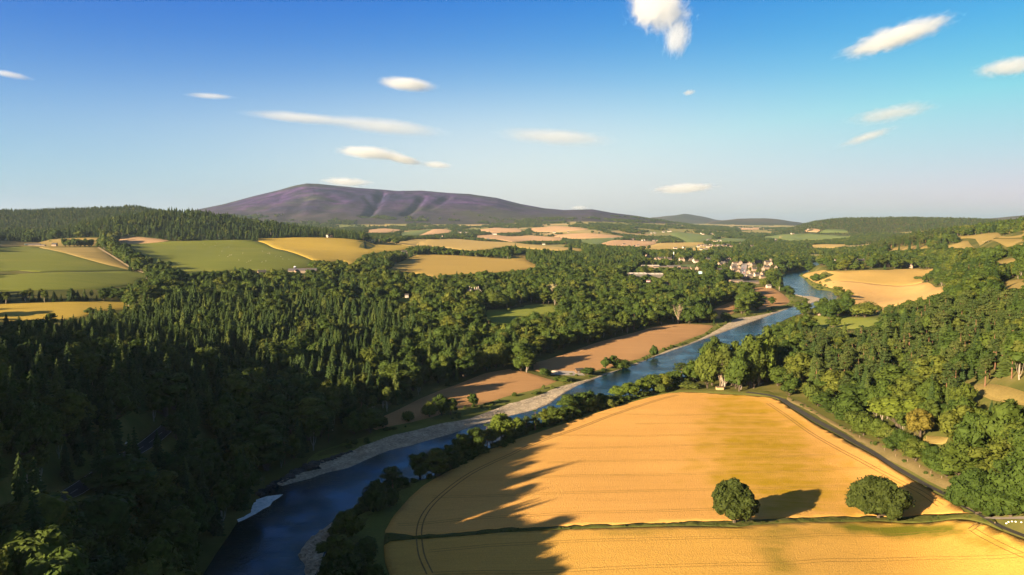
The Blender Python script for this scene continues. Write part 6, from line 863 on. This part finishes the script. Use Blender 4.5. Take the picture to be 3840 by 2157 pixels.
for i, (kd, x, y, L, w, eh, rot, lab) in enumerate(BUILDINGS):
    name = {'white_cottage': 'cottage', 'stone_cottage': 'cottage', 'stone_barn': 'barn', 'stone_house': 'house', 'white_house': 'house', 'turquoise_hall': 'hall', 'long_hall': 'hall', 'timber_hut': 'hut', 'chimney': 'chimney_stack'}.get(kd, kd)
    g = TOWN_GROUP.get(kd)
    if lab is None:
        roof_word = ['slate', 'tiled', 'steep', 'grey'][i % 4]
        lab = '%s %s roofed house %s' % ('white' if kd == 'white_house' else 'pinkish stone', roof_word, place_label(x, y)); grp = lab
    else: grp = None
    e = empty(name, (x, y, gz(x, y)), R(rot)); props(e, lab, {'cottage': 'cottage', 'house': 'house', 'barn': 'barn', 'hall': 'hall', 'hut': 'hut', 'chimney_stack': 'chimney', 'mansion': 'mansion', 'warehouse': 'warehouse', 'silo': 'silo', 'church': 'church'}[name], grp)
    if kd in ('stone_house', 'white_house', 'white_cottage', 'stone_cottage', 'stone_barn', 'timber_hut'):
        r = w * .42 if kd != 'timber_hut' else w * .25
        wm = {'stone_house': ['pink_wall', 'stone_wall', 'pink_wall'][i % 3], 'white_house': 'white_wall', 'white_cottage': 'white_wall', 'stone_cottage': 'pink_wall', 'stone_barn': 'pink_wall', 'timber_hut': 'timber'}[kd]
        if 'yellow shed' in lab: wm = 'yellow_wall'; r = .3
        rm = ['slate', 'tile', 'slate', 'grey_roof'][i % 4] if kd != 'timber_hut' else 'dark_timber'
        if 'dark blue roof' in lab: rm = 'navy'
        key = (kd, L, w, eh, wm, rm)
        part_shared(key + ('w',), 'wall', lambda: gable(L, w, eh, r), wm, e)
        rf = part_shared(key + ('r',), 'roof', lambda: roof_slabs(L, w, eh, r), rm, e)
        if kd in ('stone_house', 'white_house', 'white_cottage', 'stone_cottage') and L > 8:
            for s in (-1, 1): part_shared(key + ('c', s), 'chimney', lambda: join(chimney_at(s * (L / 2 - .5), eh + r)), 'stone_wall', rf)
        if math.hypot(x, y) < 1000 and 'shed' not in lab: windows(e, L, w, eh, 2, .9, hh=1.0); part('door', box(L / 2 - .02, L / 2 + .06, -.5, .5, 0, 2.0), 'dark_timber', e)
        elif kd == 'white_cottage' and math.hypot(x, y) < 2400: windows(e, L, w, eh, 3, 1.0)
    elif kd == 'barn':
        part('wall', gable(L, w, eh, w * .25), 'green_paint' if 'green' in lab else ('red_paint' if 'striped' in lab else 'stone_wall'), e)
        part('roof', roof_slabs(L, w, eh, w * .25), 'dark_roof' if 'long' in lab else 'grey_roof', e)
        if 'striped' in lab:
            for q in (1.5, 4.0, 6.2): part('band', box(-L / 2 - .05, L / 2 + .05, -w / 2 - .05, w / 2 + .05, q, q + 1.0), 'white_paint', e)
    elif kd == 'silo':
        part('tank', tube([(0, 0, -1), (0, 0, eh)], [w / 2, w / 2], 16), 'navy', e); part('roof', tube([(0, 0, eh), (0, 0, eh + 1.6)], [w / 2 + .1, .3], 16), 'white_paint', e)
    elif kd == 'warehouse':
        part('wall', gable(L, w, eh, w * .08), 'grey_roof', e); part('roof', roof_slabs(L, w, eh, w * .08, .3, .6), 'white_roof', e)
        for q in (-.3, 0, .3): part('skylight', [box(L * q - .6, L * q + .6, -w / 2 + 1, -1, eh + w * .05, eh + w * .075)], 'glass', e)
    elif kd in ('long_hall', 'turquoise_hall'):
        part('wall', gable(L, w, eh, w * .1), 'turq' if kd[0] == 't' else 'pink_wall', e); part('roof', roof_slabs(L, w, eh, w * .1, .3, .5), 'grey_roof' if 'white' not in lab else 'white_roof', e)
        windows(e, L, w, eh, max(3, int(L / 7)), 1.5, hh=1.8, both=False)
    elif kd == 'mansion':
        for k, (px, LL, ww, ee) in enumerate([(0, L, w, eh), (-L * .32, w * .7, w * 1.5, eh + 1), (L * .32, w * .7, w * 1.5, eh + 1)]):
            V, F = gable(LL, ww, ee, 3.2) if k == 0 else gable(ww, LL, ee, 3.4)
            if k: V = [(-v[1] + px, v[0], v[2]) for v in V]
            part('wall', (V, F), 'white_wall', e)
            V, F = roof_slabs(LL, ww, ee, 3.2) if k == 0 else roof_slabs(ww, LL, ee, 3.4)
            if k: V = [(-v[1] + px, v[0], v[2]) for v in V]
            rf = part('roof', (V, F), 'slate', e)
            for q in ([-.18, .05, .2] if k == 0 else [0]): part('chimney', [(lambda vf: ([(v[0], v[1], v[2]) for v in vf[0]], vf[1]))(c) for c in chimney_at(L * q + px, ee + 3.6, 3.2)], 'white_wall', rf)
        windows(e, L * .45, w, eh, 4, 2, hh=2); 
    elif kd == 'church':
        part('wall', gable(L, w, eh, 4), 'stone_wall', e); part('roof', roof_slabs(L, w, eh, 4), 'slate', e)
        tw = part('tower', box(L / 2 + .05, L / 2 + 4.5, -2.2, 2.2, -2, 15), 'stone_wall', e); part('parapet', [box(L / 2 - .2 + a, L / 2 + .7 + a, b - .45, b + .45, 15.02, 16.2) for a in (0, 4.0) for b in (-2, 2)], 'stone_wall', tw)
    elif kd == 'chimney':
        part('shaft', tube([(0, 0, -1), (0, 0, eh)], [w / 2, w / 2 * .8], 12), 'white_paint', e); part('cap', tube([(0, 0, eh), (0, 0, eh + .8)], [w / 2 * .95, w / 2 * .95], 12), 'grey_roof', e)
# ------------------------------------------------------------------ small things
def sheep_mesh():
    P = [tube([(-.55, 0, .62), (-.45, 0, .62), (0, 0, .65), (.45, 0, .64), (.55, 0, .62)], [.12, .3, .36, .32, .14], 8), tube([(.5, 0, .75), (.75, 0, .86), (.92, 0, .74)], [.16, .14, .07], 6)]
    for a, b_ in ((-.35, -.15), (-.35, .15), (.35, -.15), (.35, .15)): P.append(tube([(a, b_, .45), (a, b_, 0)], [.06, .045], 5))
    return join(P)
V, F = sheep_mesh(); SM = mesh_np('sheep', V, F, [M['wool']], True)
SHEEP_N = {}
ORDER_ = sorted(range(len(SHEEP)), key=lambda q: SHEEP[q][0] / SHEEP[q][1])
for i in ORDER_:
    x, y = SHEEP[i]
    o = obj('sheep', SM); o.location = (x, y, gz(x, y) + .2 + max(0, math.hypot(x, y) - 500) * .0003); o.rotation_euler = (0, 0, RS.rand() * 6.28); o.scale = (1.05, 1.05, 1.05)
    lab = 'white sheep grazing on the high dry pasture at the right' if x > 0 else ('white sheep grazing in the big green pasture on the left' if i < 16 else 'white sheep grazing at the right end of the big green pasture')
    n_ = SHEEP_N[lab] = SHEEP_N.get(lab, 0) + 1
    props(o, lab + ', %s from left' % ['first', 'second', 'third', 'fourth', 'fifth', 'sixth', 'seventh', 'eighth', 'ninth', 'tenth', 'eleventh', 'twelfth', 'thirteenth', 'fourteenth', 'fifteenth', 'sixteenth'][n_ - 1], 'sheep', lab)
for i, (x, y) in enumerate(POSTS):
    z = gz(x, y); e = empty('fence_post', (x, y, z), RS.rand())
    V, F = box(-.09, .09, -.09, .09, -.3, 1.2); part('post', (V, F), 'post', e); part('cap', box(-.11, .11, -.11, .11, 1.202, 1.26), 'post', e)
    lab = 'wooden marker post at the mouth of the driveway' if i == len(POSTS) - 1 else 'weathered wooden post on the dry verge, %s from the corner oak' % ['ninth', 'eighth', 'seventh', 'sixth', 'fifth', 'fourth', 'third', 'second', 'nearest one'][i]
    props(e, lab, 'post', 'posts along the lane verge')
for i, (x, y) in enumerate(STONES):
    V, F = ICO2; Vn = V * (1 + .08 * RS.normal(size=(len(V), 1))) * np.array([.36, .3, .26])
    o = obj('painted_stone', mesh_np('painted_stone', Vn, F.tolist(), [M['white_paint']], True)); o.location = (x, y, gz(x, y) + .25)
    props(o, '%s of the five white painted stones edging the driveway' % ['leftmost', 'second from left', 'middle one', 'fourth from left', 'rightmost'][i], 'stone', 'painted stones at the driveway')
def car_parts(col, e):
    part('body', [box(-2.1, 2.1, -.85, .85, .3, .85), box(-1.2, 1.3, -.78, .78, .852, 1.4)], col, e)
    part('window', [box(-1.22, 1.32, -.7, .7, .95, 1.3), box(-1.0, 1.1, -.8, .8, .95, 1.3)], 'glass', e)
    for a in (-1.3, 1.3):
        for s in (-1, 1): part('wheel', tube([(a, s * .65, .32), (a, s * .88, .32)], [.32, .32], 10), 'rubber', e)
st_dir = math.atan2(CARS[-1][1] - CARS[0][1], CARS[-1][0] - CARS[0][0])
CAR_O = sorted(range(len(CARS)), key=lambda q: -math.hypot(*CARS[q]))
for i, (x, y) in enumerate(CARS):
    e = empty('parked_car', (x, y, gz(x, y) + 1.0), st_dir); col = ['white_paint', 'red_paint', 'blue_paint', 'grey_roof', 'navy', 'white_paint'][i % 6]; car_parts(col, e)
    lab = '%s car parked on the main street of the town' % ['white', 'red', 'blue', 'grey', 'dark', 'white'][i % 6]
    props(e, '%s, %s from its lower end' % (lab.replace(' parked on the main street of the town', ' parked on the main street'), ['twelfth', 'eleventh', 'tenth', 'ninth', 'eighth', 'seventh', 'sixth', 'fifth', 'fourth', 'third', 'second', 'first'][CAR_O.index(i)]), 'car', 'cars on the main street')
# road sign beside the shaded main road
L, wd = RL['main_road']
i = int(len(L) * .70); p = offset(L, wd / 2 + 1.2)[i]
e = empty('road_sign', (p[0], p[1], gz(*p)), 0); part('pole', tube([(0, 0, -.3), (0, 0, 3.2)], [.05, .05], 6), 'grey_roof', e)
part('plate', ([(-.75, -.06, 2.3), (.75, -.06, 2.3), (0, -.06, 3.6), (-.75, -.1, 2.3), (.75, -.1, 2.3), (0, -.1, 3.6)], [[0, 1, 2], [3, 5, 4], [0, 3, 4, 1], [1, 4, 5, 2], [2, 5, 3, 0]]), 'white_paint', e); props(e, 'white triangular sign beside the shaded road in the left wood', 'road sign')
# heap by the car park, table and boat shed details
x, y = HEAP; V, F = ICO2; Vn = V * np.array([4.6, 3.2, 1.7]) * (1 + .05 * RS.normal(size=(len(V), 1)))
o = obj('sand_heap', mesh_np('sand_heap', Vn, F.tolist(), [M['white_wall']], True)); o.location = (x, y, gz(x, y) + .3); props(o, 'pale heap beside the river car park at the stubble corner', 'heap')
# ------------------------------------------------------------------ clouds, above and outside the haze
def cloud_mat(name, dens, soft, nscale, namp, aniso=.35):
    m = bpy.data.materials.new(name); m.use_nodes = True; nt = m.node_tree; nt.nodes.remove(nt.nodes['Principled BSDF'])
    pv = nt.nodes.new('ShaderNodeVolumePrincipled'); pv.inputs['Color'].default_value = (.93, .97, 1, 1); pv.inputs['Anisotropy'].default_value = aniso
    tc = nt.nodes.new('ShaderNodeTexCoord'); oi = nt.nodes.new('ShaderNodeObjectInfo')
    ln = nt.nodes.new('ShaderNodeVectorMath'); ln.operation = 'LENGTH'; nt.links.new(tc.outputs['Object'], ln.inputs[0])
    mp = nt.nodes.new('ShaderNodeVectorMath'); mp.operation = 'MULTIPLY_ADD'; mp.inputs[1].default_value = (1.35, 1.0, .75)
    cm = nt.nodes.new('ShaderNodeCombineXYZ'); ml = nt.nodes.new('ShaderNodeMath'); ml.operation = 'MULTIPLY'; ml.inputs[1].default_value = 50; nt.links.new(oi.outputs['Random'], ml.inputs[0]); nt.links.new(ml.outputs[0], cm.inputs[0])
    nt.links.new(tc.outputs['Object'], mp.inputs[0]); nt.links.new(cm.outputs[0], mp.inputs[2])
    n = nt.nodes.new('ShaderNodeTexNoise'); n.inputs['Scale'].default_value = nscale; n.inputs['Detail'].default_value = 7; n.inputs['Roughness'].default_value = .66; n.inputs['Distortion'].default_value = .8; nt.links.new(mp.outputs[0], n.inputs['Vector'])
    a = nt.nodes.new('ShaderNodeMath'); a.operation = 'MULTIPLY_ADD'; a.inputs[1].default_value = namp; nt.links.new(n.outputs[0], a.inputs[0]); nt.links.new(ln.outputs['Value'], a.inputs[2])
    mr = nt.nodes.new('ShaderNodeMapRange'); mr.interpolation_type = 'SMOOTHSTEP'; top = .93 + namp * .32
    mr.inputs[1].default_value = top; mr.inputs[2].default_value = top - soft; mr.inputs[3].default_value = 0; mr.inputs[4].default_value = dens; nt.links.new(a.outputs[0], mr.inputs[0]); nt.links.new(mr.outputs[0], pv.inputs['Density'])
    nt.links.new(pv.outputs[0], nt.nodes['Material Output'].inputs['Volume']); return m
CM = {}
V, F = ICO2
for lab, puffs in CLOUDS:
    e = None
    for (x, y, z, a, c, t, tau, soft, nsc, namp) in puffs:
        key = (round(tau / (2 * c), 6), soft, nsc, namp)
        if key not in CM: CM[key] = cloud_mat('cloud', *key)
        me = mesh_np('cloud', V * 1.06, F.tolist(), [CM[key]], True)
        o = bpy.data.objects.new('cloud' if e is None else 'lobe', me); COL.objects.link(o)
        az = math.atan2(x, y)
        mat = Matrix.Translation((x, y, z)) @ Matrix.Rotation(-az, 4, 'Z') @ Matrix.Rotation(-t, 4, 'Y') @ Matrix.Diagonal((a, min(a, c * 2.2), c, 1))
        if e is None: o.matrix_world = mat; e = o; props(o, lab, 'cloud'); m0 = mat
        else: o.parent = e; o.matrix_parent_inverse = m0.inverted(); o.matrix_basis = mat
# ------------------------------------------------------------------ haze: one closed box of even air
hz_top = max(float(GZ.max()), CAM_H) + 25
hv, hf = box(-43000, 43000, -43000, 43000, float(GZ.min()) - 1.5, hz_top)
m = bpy.data.materials.new('haze'); m.use_nodes = True; nt = m.node_tree; nt.nodes.remove(nt.nodes['Principled BSDF'])
pv = nt.nodes.new('ShaderNodeVolumePrincipled'); pv.inputs['Color'].default_value = (.60, .79, 1.0, 1); pv.inputs['Density'].default_value = 2.9e-5; pv.inputs['Anisotropy'].default_value = 0.4
nt.links.new(pv.outputs[0], nt.nodes['Material Output'].inputs['Volume'])
hz = obj('haze', mesh_np('haze', hv, hf, [m])); props(hz, 'thin summer haze filling the valley', kind='stuff')

# houses that would share a label are told apart by their place
same_ = {}
for o in list(COL.objects):
    if o.parent is None and o.get('category') == 'house': same_.setdefault(o['label'], []).append(o)
for lab, os_ in same_.items():
    if len(os_) > 1:
        os_.sort(key=lambda o: o.location.x / o.location.y)
        for i_, o in enumerate(os_): o['label'] = lab + ', ' + ('left one' if i_ == 0 else 'right one' if i_ == len(os_) - 1 else 'middle one')
    for o in os_: o['group'] = 'houses of the small town and its outskirts'
